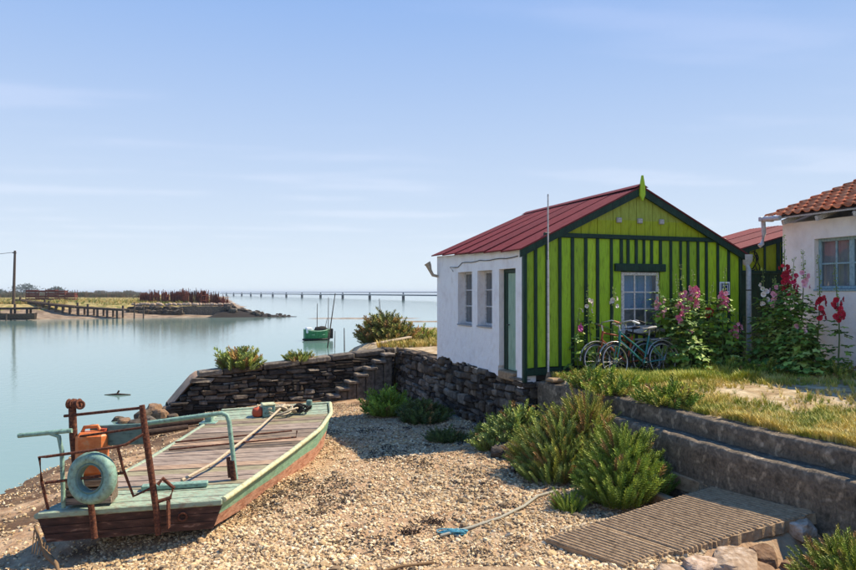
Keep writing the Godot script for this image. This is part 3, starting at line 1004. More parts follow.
	prism(st, at(Vector3(W * 0.5, H + RISE, 0)), [Vector2(-0.06, -0.14), Vector2(0.0, -0.26), Vector2(0.06, -0.14), Vector2(0.055, 0.03), Vector2(0.012, 0.24), Vector2(-0.012, 0.24), Vector2(-0.055, 0.03)], 0.087, 0.125)
	obj("finial", st, M.lime, t)
	# ---- roof: two slopes of corrugated sheets, the far end of the eave a little higher
	var roof = Node3D.new()
	roof.name = "roof"
	t.add_child(roof)
	var ns = 6
	var len = D + 0.2
	for s in [0, 1]:
		for k in ns:
			var za = 0.1 - len * k / ns
			var zb = 0.1 - len * (k + 1) / ns - (0.02 if k < ns - 1 else 0.0)
			var lift = 0.0015 * k
			var bow: float = 0.0
			st = nb()
			var o = Vector3(W * 0.5, H + RISE + 0.04 + lift + bow * 0.5, za)
			var ex: float = -0.12 if s == 0 else W + 0.16
			var f = Vector3(ex - W * 0.5, -RISE * (absf(ex - W * 0.5)) / (W * 0.5) + 0.024 * k, 0)
			corrugated(st, o, Vector3(0, -bow * 0.3, zb - za), f, 0.1, 0.008, 0.02)
			obj("sheet", st, M.red_roof_tints[(k * 2 + s) % 3], roof)
	st = nb()
	prism(st, at(Vector3(W * 0.5, H + RISE + 0.06, 0)), [Vector2(-0.14, -0.05), Vector2(0, 0.028), Vector2(0.14, -0.05), Vector2(0, 0.005)], 0.1 - len, 0.11)
	obj("ridge_cap", st, M.red_roof, roof)
	# ---- rain pipe at the right corner with its hopper
	st = nb()
	var px = W + 0.1
	tube(st, [Vector3(px + 0.02, 2.3, 0.03), Vector3(px, 2.12, 0.1), Vector3(px - 0.02, 2.0, 0.12), Vector3(px - 0.02, 0.15, 0.12)], 0.05, 10)
	var pipe = obj("rain_pipe", st, M.zinc, t)
	st = nb()
	tube(st, [Vector3(px + 0.02, 2.44, 0.03), Vector3(px + 0.02, 2.3, 0.03), Vector3(px + 0.02, 2.22, 0.035)], [0.12, 0.11, 0.055], 10)
	obj("hopper", st, M.zinc, pipe)
	st = nb()
	for y in [1.7, 0.8]: torus(st, Vector3(px - 0.02, y, 0.12), Vector3.UP, 0.05, 0.012, 12, 6)
	obj("clip", st, M.dark_steel, pipe)
	# ---- cable under the eave, bent vent pipe at the back corner
	st = nb()
	var cp = []
	for i in 15: cp.append(Vector3(-0.015, 2.33 - 0.025 * absf(sin(i * 0.9)) - (0.08 if i > 11 else 0.0), -0.2 - i * 0.25))
	cp.append(Vector3(-0.015, 2.14, -3.5))
	tube(st, cp, 0.008, 5)
	obj("cable", st, M.dark_steel, t)
	st = nb()
	tube(st, [Vector3(-0.02, 2.05, -D + 0.12), Vector3(-0.14, 2.08, -D + 0.08), Vector3(-0.2, 2.2, -D + 0.05), Vector3(-0.24, 2.33, -D + 0.03), Vector3(-0.27, 2.38, -D + 0.02)], [0.035, 0.04, 0.045, 0.075, 0.09], 10)
	obj("vent_cowl", st, M.pale_wood, t)
	# ---- small blue and white plaque on the boards
	var pl = thing("wall_plaque", "small blue and white square plaque on the green boards by the rain pipe", "sign", V(1.75, 0, 12.1) + Basis(Vector3.UP, PHI) * Vector3(4.59, 1.6, 0.036), PHI)
	st = nb()
	bx(st, Vector3(-0.13, 0, 0), Vector3(0.13, 0.27, 0.015), 0.004)
	obj("plate", st, M.white_paint, pl)
	st = nb()
	bx(st, Vector3(-0.105, 0.03, 0.015), Vector3(-0.085, 0.24, 0.019))
	bx(st, Vector3(0.06, 0.03, 0.015), Vector3(0.105, 0.05, 0.019))
	bx(st, Vector3(-0.02, 0.2, 0.015), Vector3(0.07, 0.24, 0.019))
	bx(st, Vector3(-0.03, 0.07, 0.015), Vector3(0.06, 0.19, 0.019))
	bx(st, Vector3(-0.07, 0.03, 0.015), Vector3(0.05, 0.06, 0.019))
	bx(st, Vector3(-0.07, 0.1, 0.015), Vector3(-0.045, 0.24, 0.019))
	bx(st, Vector3(0.085, 0.08, 0.015), Vector3(0.105, 0.24, 0.019))
	obj("print", st, M.ink_blue, pl)

func make_back_hut():
	# yellow-green hut set back between the first hut and the white house
	var t = thing("back_hut", "yellow green boarded hut with red roof set back behind the downpipe", "hut", V(6.2, 0, 14.7), PHI)
	var D = 2.6
	var x0 = 0.35
	var x1 = 7.6
	var ap = 4.0
	var line = func(x): return 2.48 + 0.2525 * (x - 0.35) if x < ap else 2.48 + 0.2525 * (2 * ap - 0.35 - x)
	var bt = [0.35, 0.75, 1.18, 1.66, 2.06, 2.2]
	var st
	for i in bt.size() - 1:
		st = nb()
		var p: float = bt[i] + 0.003
		var q: float = bt[i + 1] - 0.003
		prism(st, at(Vector3.ZERO), [Vector2(p, 2.12), Vector2(q, 2.12), Vector2(q, line.call(q) - 0.05), Vector2(p, line.call(p) - 0.05)], -0.05, R.randf_range(-0.004, 0.004))
		obj("board", st, M.lime_yellow, t)
	for i in bt.size():
		st = nb()
		var x: float = bt[i]
		var w = 0.028 if i < 4 else 0.05
		bx(st, Vector3(x - w, 2.12, 0.006), Vector3(x + w, line.call(x) - 0.06, 0.03), 0.004)
		obj("batten", st, M.dark_green, t)
	st = nb()
	prism(st, at(Vector3.ZERO), [Vector2(2.26, 0), Vector2(x1, 0), Vector2(x1, line.call(x1) - 0.05), Vector2(ap, line.call(ap) - 0.05), Vector2(2.26, line.call(2.26) - 0.05)], -0.1, 0.0)
	bx(st, Vector3(0.4, 0, -D), Vector3(x1, 2.3, -D + 0.1))
	bx(st, Vector3(0.35, 0, -D + 0.1), Vector3(0.45, 2.4, -0.06))
	bx(st, Vector3(x1 - 0.1, 0, -D + 0.1), Vector3(x1, 2.4, -0.1))
	obj("wall", st, M.lime_old, t)
	# dark green double door of upright boards
	var dr = Node3D.new()
	dr.name = "door"
	t.add_child(dr)
	for k in 8:
		st = nb()
		bx(st, Vector3(0.46 + k * 0.225, 0.04, -0.05), Vector3(0.46 + (k + 1) * 0.225 - 0.006, 2.1, R.randf_range(-0.006, 0.004)), 0.006)
		obj("door_board", st, M.dark_green, dr)
	st = nb()
	bx(st, Vector3(0.46, 2.08, 0.006), Vector3(2.26, 2.15, 0.05), 0.006)
	obj("door_head", st, M.dark_green, dr)
	# barge board and roof
	st = nb()
	prism(st, at(Vector3.ZERO), [Vector2(0.2, line.call(0.2) - 0.1), Vector2(ap, line.call(ap) - 0.1), Vector2(ap, line.call(ap) + 0.0), Vector2(0.2, line.call(0.2) + 0.0)], 0.03, 0.07)
	obj("barge_board", st, M.dark_green, t)
	var roof = Node3D.new()
	roof.name = "roof"
	t.add_child(roof)
	for s in [0, 1]:
		for k in 3:
			st = nb()
			var za = 0.1 - (D + 0.2) * k / 3.0
			var ex: float = -3.85 if s == 0 else 3.85
			corrugated(st, Vector3(ap, line.call(ap) + 0.03 + k * 0.006, za), Vector3(0, 0, -(D + 0.2) / 3.0 - (0.02 if k < 2 else 0.0)), Vector3(ex, -0.2525 * 3.85, 0), 0.1, 0.008, 0.02)
			obj("sheet", st, M.red_roof_tints[(k + s) % 3], roof)
	# black brush drawing on the boards
	st = nb()
	var z = 0.012
	var S = func(pts, r): tube(st, pts.map(func(p): return Vector3(1.13 + p[0] * 0.46, 2.14 + p[1] * 0.5, z)), r, 5, true, 1.0)
	S.call([[0.55, 0.98], [0.5, 0.8], [0.62, 0.6], [0.6, 0.35], [0.4, 0.12], [0.15, 0.05], [0.1, 0.12]], 0.013)
	S.call([[0.3, 0.85], [0.45, 0.9], [0.62, 0.85], [0.75, 0.65], [0.72, 0.4], [0.85, 0.2], [0.8, 0.02]], 0.012)
	S.call([[0.62, 0.75], [0.68, 0.55], [0.55, 0.3], [0.62, 0.12], [0.7, 0.02]], 0.012)
	S.call([[0.38, 0.7], [0.5, 0.62], [0.42, 0.5], [0.5, 0.42]], 0.009)
	S.call([[0.15, 0.05], [0.35, 0.02], [0.55, 0.08]], 0.014)
	obj("brush_drawing", st, M.ink_black, t)

func make_house():
	var t = thing("white_house", "white rendered house with clay tile roof and pale blue window", "house", V(7.62, 0, 14.17), PHI)
	# face at x = 0 looking left; local +z towards the camera
	var Z = 7.0
	var H = 3.12
	var st = nb()
	var w0 = 0.77
	var w1 = 2.21
	var y0 = 1.68
	var y1 = 2.74
	bx(st, Vector3(0, 0, 0), Vector3(0.3, H, w0))
	bx(st, Vector3(0, 0, w1), Vector3(0.3, H, Z))
	bx(st, Vector3(0, 0, w0), Vector3(0.3, y0, w1))
	bx(st, Vector3(0, y1, w0), Vector3(0.3, H, w1))
	bx(st, Vector3(0.3, 0, 0), Vector3(7, H, 0.3))
	bx(st, Vector3(0.3, 0, Z - 0.3), Vector3(7, H, Z))
	bx(st, Vector3(7, 0, 0), Vector3(7.3, H, Z))
	for z in [0.0, Z - 0.3]:
		prism(st, at(Vector3.ZERO), [Vector2(0, H), Vector2(7.3, H), Vector2(3.65, H + 1.24)], z, z + 0.3)
	obj("wall", st, M.house_plaster, t)
	st = nb()
	bx(st, Vector3(-0.05, -0.02, -0.02), Vector3(0.0, 0.14, Z), 0.01)
	obj("plinth", st, M.old_concrete, t)
	st = nb()
	bx(st, Vector3(0.3, 0.0, 0.3), Vector3(7, 0.1, Z - 0.3))
	bx(st, Vector3(0.3, H - 0.1, 0.3), Vector3(7, H, Z - 0.3))
	obj("floor", st, M.room_dark, t)
	# the face looks to -x: turn the window by -90 degrees, its left edge at the far side
	var win = casement(t, Transform3D(Basis(Vector3.UP, -PI * 0.5), Vector3(0.11, y0 + 0.04, w0)), w1 - w0, y1 - y0 - 0.04, 4, 2, 0.06, 0.035, M.blue_wood, 0.06, [(w1 - w0) * 0.5])
	st = nb()
	bx(st, Vector3(-0.02, -0.045, -0.06), Vector3(w1 - w0 + 0.02, -0.004, 0.13), 0.008)
	obj("sill", st, M.blue_wood, win)
	st = nb()
	for k in 28:
		var za = 0.02 + (w1 - w0 - 0.06) * k / 28.0
		var dz = (w1 - w0 - 0.06) / 28.0
		quad(st, Vector3(za, 0.02, -0.12 - 0.02 * sin(k * 1.3)), Vector3(za, 0.98, -0.12 - 0.012 * sin(k * 1.3)), Vector3(za + dz, 0.98, -0.12 - 0.012 * sin(k * 1.3 + 1.3)), Vector3(za + dz, 0.02, -0.12 - 0.02 * sin(k * 1.3 + 1.3)))
	obj("curtain", st, M.curtain, win)
	# rafters and roof boards
	var sl = 0.344
	var eave = Vector3(-0.3, H + 0.08, 0)
	for k in 9:
		st = nb()
		bar(st, Vector3(-0.27, H + 0.0, 0.25 + k * 0.8), Vector3(0.6, H + 0.0 + 0.87 * sl, 0.25 + k * 0.8), 0.07, 0.1, 0.006)
		obj("rafter", st, M.white_wood, t)
	var roof = Node3D.new()
	roof.name = "roof"
	t.add_child(roof)
	st = nb()
	for s in [0, 1]:
		var xa: float = -0.3 if s == 0 else 7.6
		prism(st, at(Vector3.ZERO), [Vector2(xa, H + 0.08), Vector2(3.65, H + 0.08 + 3.95 * sl), Vector2(3.65, H + 0.11 + 3.95 * sl), Vector2(xa, H + 0.11)], -0.1, Z + 0.1)
	obj("roof_boards", st, M.white_wood, roof)
	# one clay tile: a barrel and a flat channel, tapering up the slope
	var tiles = []
	for v in 2:
		st = nb(true)
		var n = 10
		for i in n:
			var P = func(ii, up):
				var u: float = ii / float(n)
				var yy: float = (0.05 * sin(u / 0.55 * PI) if u < 0.55 else 0.004 - 0.01 * sin((u - 0.55) / 0.45 * PI)) + 0.022
				return Vector3(-0.02 + up * 0.42, yy * (1.0 - 0.2 * up) + (0.034 * (1.0 - up)), (u - 0.5) * 0.225)
			quad(st, P.call(i, 0.0), P.call(i + 1, 0.0), P.call(i + 1, 1.0), P.call(i, 1.0))
			quad(st, P.call(i, 0.0), P.call(i, 0.0) - Vector3(-0.002, 0.02, 0), P.call(i + 1, 0.0) - Vector3(-0.002, 0.02, 0), P.call(i + 1, 0.0))
		tiles.append(done(st))
	var len = 3.95 / cos(atan(sl))
	var rows = 12
	var cols = 24
	for r in rows:
		for c in cols:
			var s: float = r * 0.345
			var tl = mesh_node("tile", tiles[(r + c) % 2], M.tile_tints[[0, 0, 1, 2, 0, 3, 2, 0][R.randi() % 8]], roof)
			var up = Vector3(1, sl, 0).normalized()
			tl.transform = Transform3D(Basis(Vector3(0, 0, 1), atan(sl) + R.randf_range(-0.012, 0.012)) * Basis(Vector3.UP, R.randf_range(-0.015, 0.015)), Vector3(-0.34, H + 0.11, 0.0) + up * s + Vector3(0, R.randf_range(0, 0.006), -0.02 + c * 0.222 + 0.002 * (r % 2)))
	# the far slope and the part of the roof nearest the camera, out of view
	st = nb(true)
	for r in rows:
		var a = Vector3(7.64 - r * 0.33, H + 0.15 + r * 0.33 * sl, 0)
		quad_out(st, a + Vector3(0, 0.03, -0.1), a + Vector3(0, 0.03, Z + 0.1), a + Vector3(-0.35, 0.12, Z + 0.1), a + Vector3(-0.35, 0.12, -0.1), a - Vector3(0, 3, 0))
		var b = Vector3(-0.34 + r * 0.33, H + 0.15 + r * 0.33 * sl, 0)
		quad_out(st, b + Vector3(0, 0.03, 5.22), b + Vector3(0, 0.03, Z + 0.1), b + Vector3(0.35, 0.12, Z + 0.1), b + Vector3(0.35, 0.12, 5.22), b - Vector3(0, 3, 0))
	obj("tile_courses", st, M.tile, roof)
	# gutter end and downpipe at the back corner
	st = nb()
	tube(st, [Vector3(-0.4, H + 0.1, -0.16), Vector3(-0.4, H + 0.09, 0.3)], 0.055, 10)
	bx(st, Vector3(-0.47, H + 0.06, -0.2), Vector3(-0.1, H + 0.15, -0.12), 0.01)
	var gut = obj("gutter", st, M.zinc, t)
	st = nb()
	tube(st, [Vector3(-0.36, H + 0.08, -0.17), Vector3(-0.34, H - 0.2, -0.17), Vector3(-0.36, H - 0.42, -0.2), Vector3(-0.42, H - 0.47, -0.22)], 0.045, 10)
	obj("downpipe", st, M.zinc, gut)

# ---------------------------------------------------------------- the work boat on the beach
const BO := Vector3(-3.1, -1.17, -10.0)
# stations from stern to bow: port x, depth; starboard x, depth; deck edge y; bottom y
const ST := [[-4.29, 7.29, -2.41, 7.77, -0.78, -1.10], [-4.15, 8.2, -2.28, 8.62, -0.77, -1.16], [-4.02, 9.4, -2.07, 9.8, -0.73, -1.19], [-3.85, 10.55, -1.80, 11.0, -0.62, -1.17], [-3.74, 11.3, -1.77, 12.0, -0.54, -1.13], [-3.72, 11.9, -1.90, 12.72, -0.48, -1.02]]

func bst(f):                      # f 0..1 along the boat
	var q = clampf(f, 0, 1) * (ST.size() - 1)
	var i = mini(int(q), ST.size() - 2)
	var out = []
	for k in 6: out.append(lerpf(ST[i][k], ST[i + 1][k], q - i))
	return out

func bp(f, side, rise, inset = 0.0):   # point at the deck edge: side 0 port, 1 starboard
	var s = bst(f)
	var a = V(s[0], s[4], s[1])
	var b = V(s[2], s[4], s[3])
	var dirv: Vector3 = (b - a).normalized()
	return a.lerp(b, side) + dirv * inset * (1.0 if side < 0.5 else -1.0) + Vector3(0, rise, 0) - BO

func bb(f, side, inset):
	var s = bst(f)
	var a = V(s[0], s[5], s[1])
	var b = V(s[2], s[5], s[3])
	return a.lerp(b, side) + (b - a).normalized() * inset * (1.0 if side < 0.5 else -1.0) - BO

func W(x, y, d): return V(x, y, d) - BO

func make_boat():
	var t = thing("work_boat", "flat weathered green and grey work boat beached on shingle", "boat", BO)
	var st
	var n = 20
	# sides: green upper strake, pinkish primer below
	for side in [0.0, 1.0]:
		for part in 2:
			st = nb(true)
			for i in n:
				var P = func(ii, v):
					var f: float = ii / float(n)
					return bp(f, side, -0.03).lerp(bb(f, side, 0.13), v + 0.02 * sin(ii * 1.1) * (1.0 if v > 0.1 and v < 0.9 else 0.0))
				var v0 = 0.0 if part == 0 else 0.5
				var v1 = 0.5 if part == 0 else 1.0
				quad_out(st, P.call(i, v0), P.call(i + 1, v0), P.call(i + 1, v1), P.call(i, v1), bp(i / float(n), 0.5, -0.2))
			obj("upper_strake" if part == 0 else "lower_strake", st, M.hull_green if part == 0 else M.hull_primer, t)
	# bottom, bow plate, transom
	st = nb(true)
	for i in n:
		quad(st, bb(i / float(n), 0, 0.13), bb((i + 1.0) / n, 0, 0.13), bb((i + 1.0) / n, 1, 0.13), bb(i / float(n), 1, 0.13))
	obj("bottom", st, M.hull_dark, t)
	st = nb()
	quad_out(st, bp(1, 0, -0.03), bp(1, 1, -0.03), bb(1, 1, 0.13), bb(1, 0, 0.13), bp(0.9, 0.5, -0.1))
	obj("bow_plate", st, M.hull_green, t)
	# transom of three boards
	for k in 3:
		st = nb()
		var a0: Vector3 = bp(0, 0, -0.05).lerp(bb(0, 0, 0.1), k / 3.0 + 0.01)
		var a1: Vector3 = bp(0, 0, -0.05).lerp(bb(0, 0, 0.1), (k + 1) / 3.0 - 0.01)
		var b0: Vector3 = bp(0, 1, -0.05).lerp(bb(0, 1, 0.1), k / 3.0 + 0.01)
		var b1: Vector3 = bp(0, 1, -0.05).lerp(bb(0, 1, 0.1), (k + 1) / 3.0 - 0.01)
		var back = Vector3(-0.01, 0, -0.06)
		var fr = Vector3(0.004, 0, 0.02 + 0.004 * k)
		var mid: Vector3 = (a0 + b1) * 0.5
		quad_out(st, a0 + fr, b0 + fr, b1 + fr, a1 + fr, mid + back)
		quad_out(st, a0 + back, b0 + back, b1 + back, a1 + back, mid + fr)
		quad_out(st, a0 + fr, b0 + fr, b0 + back, a0 + back, mid)
		quad_out(st, a1 + fr, b1 + fr, b1 + back, a1 + back, mid)
		quad_out(st, a0 + fr, a1 + fr, a1 + back, a0 + back, mid)
		quad_out(st, b0 + fr, b1 + fr, b1 + back, b0 + back, mid)
		obj("transom_board", st, M.hull_dark, t)
	st = nb()
	torus(st, bp(0, 0.78, -0.15) + Vector3(0, 0, 0.04), Vector3(0.24, 0, 0.97), 0.045, 0.012, 16, 6)
	obj("mooring_ring", st, M.rust, t)
	# deck planks across the boat
	var np = 26
	for k in np:
		var f0: float = 0.008 + 0.984 * k / np
		var f1: float = 0.008 + 0.984 * (k + 1) / np - 0.0035
		var dy = R.randf_range(-0.006, 0.004)
		var mid: Vector3 = bp((f0 + f1) * 0.5, 0.5, -0.015)
		var c = [bp(f0, 0, dy, 0.05), bp(f0, 1, dy, 0.05), bp(f1, 1, dy, 0.05), bp(f1, 0, dy, 0.05)]
		var lo = Vector3(0, -0.03 - dy, 0)
		st = nb()
		quad_out(st, c[0], c[1], c[2], c[3], mid)
		quad_out(st, c[0] + lo, c[1] + lo, c[2] + lo, c[3] + lo, mid)
		for e in 4: quad_out(st, c[e], c[(e + 1) % 4], c[(e + 1) % 4] + lo, c[e] + lo, mid)
		# the mesh is moved so that grain does not line up from plank to plank
		var m = M.deck_wood_tints[R.randi() % 5]
		if k < 4 or k > np - 6: m = M.green_deck
		if k == np - 6 or k == 4: m = M.deck_wood_tints[4]
		obj("deck_plank", st, m, t)
	# rub rails
	for side in [0.0, 1.0]:
		var pts = []
		for i in 25: pts.append(bp(i / 24.0, side, 0.0 if side > 0.5 else -0.035, -0.012))
		st = nb()
		tube(st, pts, 0.04, 8, true, 0.85)
		obj("rub_rail", st, M.rub_rail if side > 0.5 else M.green_deck, t)
	st = nb()
	bar(st, bp(1, 0, 0.0), bp(1, 1, 0.0), 0.07, 0.06, 0.012)
	obj("end_rail", st, M.green_deck, t)
	st = nb()
	bar(st, bp(0, 0, -0.02) + Vector3(0, 0, 0.0), bp(0, 1, -0.02), 0.08, 0.07, 0.012)
	obj("end_rail", st, M.green_deck, t)
	# ---- stern gear: rusty gantry on the port half
	st = nb()
	tube(st, [W(-4.0, -0.78, 7.62), W(-4.05, 0.0, 7.56), W(-4.06, 0.34, 7.55)], [0.048, 0.045, 0.042], 8)
	var p0 = obj("gantry_post", st, M.rust, t)
	st = nb()
	for q in [-4.1, -4.03]: tube(st, [W(q, 0.38, 7.55), W(q + 0.03, 0.38, 7.545), W(q + 0.06, 0.385, 7.54)], [0.058, 0.04, 0.058], 12)
	torus(st, W(-3.96, 0.37, 7.53), Vector3(0.5, 0.2, 0.8).normalized(), 0.04, 0.014, 14, 6)
	obj("pulley", st, M.rust, p0)
	st = nb()
	tube(st, [W(-3.02, -1.06, 7.42), W(-3.04, -0.8, 7.42), W(-3.17, 0.15, 7.4), W(-3.2, 0.39, 7.4)], [0.034, 0.038, 0.038, 0.032], 8)
	obj("gantry_post", st, M.rust, t)
	st = nb()
	tube(st, [W(-4.15, 0.24, 7.55), W(-3.2, 0.36, 7.4)], 0.017, 7)
	obj("gantry_bar", st, M.rust, t)
	st = nb()
	tube(st, [W(-3.94, 0.02, 7.5), W(-3.18, 0.14, 7.42)], 0.014, 7)
	obj("gantry_bar", st, M.rust, t)
	# bench board behind the posts
	st = nb()
	bar(st, W(-3.92, -0.02, 7.7), W(-3.2, 0.04, 7.56), 0.035, 0.235, 0.006)
	obj("bench_board", st, M.teal_board, t)
	# guard rail outside the transom
	st = nb()
	var gy = -0.12
	tube(st, [W(-4.15, -0.72, 7.24), W(-4.2, -0.4, 7.2), W(-4.18, gy, 7.12), W(-4.1, gy + 0.005, 7.12), W(-3.42, gy + 0.08, 7.24), W(-3.32, gy + 0.1, 7.27), W(-3.16, gy + 0.2, 7.36)], 0.016, 7)
	obj("guard_rail", st, M.rust, t)
	st = nb()
	tube(st, [W(-4.16, -0.42, 7.2), W(-3.36, -0.34, 7.3)], 0.016, 6)
	obj("guard_rail", st, M.rust, t)
	st = nb()
	tube(st, [W(-3.4, gy + 0.08, 7.25), W(-3.36, -0.3, 7.3), W(-3.28, -0.62, 7.38), W(-3.06, -0.52, 7.42)], 0.016, 7)
	obj("guard_stay", st, M.rust, t)
	st = nb()
	tube(st, [W(-3.74, -0.66, 7.34), W(-3.72, -0.9, 7.36), W(-3.7, -1.08, 7.36)], 0.035, 7)
	obj("rudder_bracket", st, M.rust, t)
	st = nb()
	tube(st, [W(-3.02, -0.5, 7.4), W(-2.98, -0.44, 7.44), W(-2.88, -0.56, 7.5), W(-2.9, -0.66, 7.46), W(-3.04, -0.7, 7.42)], 0.022, 7)
	bar(st, W(-2.92, -0.68, 7.45), W(-2.92, -1.0, 7.46), 0.07, 0.02, 0.003)
	obj("hook_bracket", st, M.rust, t)
	# mint handrails
	st = nb()
	tube(st, [W(-4.52, 0.07, 7.3), W(-3.96, 0.115, 7.36)], 0.026, 8)
	tube(st, [W(-4.18, 0.09, 7.33), W(-4.1, 0.05, 7.35), W(-4.07, -0.12, 7.36), W(-4.06, -0.75, 7.38)], 0.024, 8)
	obj("handrail", st, M.mint, t)
	st = nb()
	tube(st, [W(-3.56, -0.01, 8.4), W(-2.78, 0.08, 8.52), W(-2.66, 0.09, 8.54), W(-2.6, 0.06, 8.55), W(-2.57, -0.02, 8.55), W(-2.48, -0.76, 8.55)], 0.03, 9)
	var hr = obj("handrail", st, M.mint, t)
	st = nb()
	tube(st, [W(-2.5, -0.76, 8.55), W(-2.53, -0.52, 8.55)], 0.046, 9)
	tube(st, [W(-2.56, -0.74, 8.56), W(-2.585, -0.48, 8.56)], 0.026, 7)
	obj("socket", st, M.rust, hr)
	# port bollard, bow bitts
	st = nb()
	bx(st, W(-3.72, -0.56, 11.25) - Vector3(0.06, 0.02, 0.06), W(-3.72, -0.4, 11.25) + Vector3(0.06, 0, 0.06), 0.015)
	bx(st, W(-3.72, -0.57, 11.25) - Vector3(0.14, 0.02, 0.12), W(-3.72, -0.56, 11.25) + Vector3(0.14, 0.015, 0.12), 0.008)
	obj("bollard", st, M.mint, t)
	st = nb()
	bx(st, W(-2.2, -0.5, 12.25) - Vector3(0.05, 0.02, 0.05), W(-2.2, -0.34, 12.25) + Vector3(0.05, 0, 0.05), 0.015)
	obj("bollard", st, M.teal_board, t)
	# raised mint edge beam on the deck near the stern
	st = nb()
	bar(st, W(-3.5, -0.735, 8.1), W(-2.75, -0.735, 8.28), 0.11, 0.06, 0.01)
	obj("deck_beam", st, M.mint, t)

	# ---- loose things in and on the boat
	var ty = thing("tyre_fender", "mint painted tyre hung on the stern rail of the boat", "tyre", W(-3.66, -0.66, 7.22) + BO)
	ty.rotation.y = -0.15
	st = nb()
	torus(st, Vector3(0, 0.29, 0), Vector3(0, 0.1, 1).normalized(), 0.215, 0.068, 40, 12, 1.1)
	obj("tread_ring", st, M.mint, ty)
	st = nb()
	torus(st, Vector3(0, 0.29, 0), Vector3(0, 0.1, 1).normalized(), 0.152, 0.018, 36, 8, 3.4)
	obj("bead", st, M.teal_board, ty)
	var jc = thing("jerrycan", "orange plastic jerrycan behind the painted tyre", "jerrycan", W(-3.86, -0.745, 7.6) + BO, 0.2)
	st = nb()
	bx(st, Vector3(-0.16, 0.3, -0.1), Vector3(0.17, 0.8, 0.1), 0.045)
	obj("can", st, M.orange_plastic, jc)
	st = nb()
	tube(st, [Vector3(-0.1, 0.79, 0), Vector3(-0.08, 0.85, 0), Vector3(0.06, 0.86, 0), Vector3(0.1, 0.79, 0)], 0.022, 7)
	obj("handle", st, M.orange_plastic, jc)
	st = nb()
	tube(st, [Vector3(0.13, 0.79, 0), Vector3(0.13, 0.83, 0)], 0.035, 10)
	obj("cap", st, M.red_buoy, jc)
	# the can stands on a low fish crate
	var cr = thing("fish_crate", "grey slatted crate under the orange jerrycan", "crate", W(-3.86, -0.75, 7.62) + BO, 0.2)
	for k in 3:
		st = nb()
		bx(st, Vector3(-0.24, 0.01 + k * 0.098, 0.13), Vector3(0.24, 0.085 + k * 0.098, 0.15), 0.004)
		bx(st, Vector3(-0.24, 0.01 + k * 0.098, -0.15), Vector3(0.24, 0.085 + k * 0.098, -0.13), 0.004)
		obj("slat", st, M.deck_wood_tints[k], cr)
	st = nb()
	bx(st, Vector3(-0.24, 0.0, -0.129), Vector3(-0.22, 0.28, 0.129), 0.004)
	bx(st, Vector3(0.22, 0.0, -0.129), Vector3(0.24, 0.28, 0.129), 0.004)
	bx(st, Vector3(-0.239, 0.28, -0.14), Vector3(0.239, 0.296, 0.14), 0.004)
	obj("crate_end", st, M.deck_wood_tints[3], cr)
	# boat hook lying along the deck
	st = nb()
	tube(st, [W(-3.08, -0.7, 8.28), W(-2.9, -0.66, 9.0), W(-2.68, -0.5, 10.6), W(-2.6, -0.38, 12.0)].map(func(p): return p - W(-3.08, -0.7, 8.28)), 0.02, 7)
	var hk = obj("boat_pole", st, M.pale_wood)
	hk.position = W(-3.08, -0.7, 8.28) + BO
	tag(hk, "long pale wooden pole lying along the boat deck", "pole")
	# iron rods on the planks
	for q in [[W(-3.86, -0.635, 10.1), W(-2.2, -0.585, 10.7), "longer rusty iron rod lying across the grey deck planks"], [W(-3.8, -0.655, 9.7), W(-2.05, -0.6, 10.3), "hooked rusty iron rod nearer the stern on the deck planks"]]:
		st = nb()
		tube(st, [Vector3.ZERO, q[1] - q[0]] + ([q[1] - q[0] + Vector3(0.01, 0.1, 0)] if q[2].begins_with("hooked") else []), 0.014, 6)
		var rd = obj("iron_rod", st, M.rust)
		rd.position = q[0] + BO
		tag(rd, q[2], "rod", "iron rods on the boat deck")
	# rope and net heap at the bow
	var nr = RandomNumberGenerator.new()
	nr.seed = 9
	for q in [["rope_heap", "tangled pale rope heaped on the bow planks", "rope", Vector3(-2.72, -0.535, 11.85), "rope", 0.36, 16], ["net_heap", "small black net bundle on the bow planks", "net", Vector3(-2.3, -0.52, 11.9), "net_dark", 0.16, 8]]:
		st = nb()
		for k in q[6]:
			var pts = []
			var c = Vector3(nr.randf_range(-0.5, 0.5), 0, nr.randf_range(-0.25, 0.25)) * q[5] * 1.2
			var r0: float = q[5] * nr.randf_range(0.3, 0.6)
			var ph = nr.randf() * TAU
			for i in 14:
				var a = ph + i * 0.5
				pts.append(c + Vector3(cos(a) * r0 * 1.3, 0.03 + 0.05 * (1 + sin(a * 1.7 + k)) * (1.5 - c.length() / q[5]), sin(a) * r0 * 0.8))
			tube(st, pts, 0.016, 5)
		var o = obj(q[0], st, M[q[4]])
		o.position = W(q[3].x, q[3].y, q[3].z) + BO
		tag(o, q[1], q[2])
	var by = thing("net_buoy", "rust red buoy lying beside the rope heap on the bow", "buoy", W(-3.0, -0.54, 11.65) + BO)
	st = nb()
	rock(st, Vector3(0, 0.085, 0), Vector3(0.19, 0.18, 0.19), 0.04, 10, 2.0)
	obj("float", st, M.red_buoy, by)
	st = nb()
	torus(st, Vector3(0, 0.19, 0), Vector3(1, 0, 0), 0.025, 0.009, 12, 6)
	obj("eye", st, M.rope, by)
	var bk = thing("mint_bait_box", "small mint green box on the bow beside the red buoy", "box", W(-2.83, -0.545, 11.72) + BO, 0.4)
	st = nb()
	bx(st, Vector3(-0.11, 0, -0.1), Vector3(0.11, 0.2, 0.1), 0.015)
	obj("case", st, M.mint, bk)
	st = nb()
	bx(st, Vector3(-0.12, 0.2, -0.11), Vector3(0.12, 0.235, 0.11), 0.012)
	obj("lid", st, M.rub_rail, bk)
	# frayed mooring line hanging from the stern corner
	st = nb()
	var ax = W(-4.3, -0.9, 7.25)
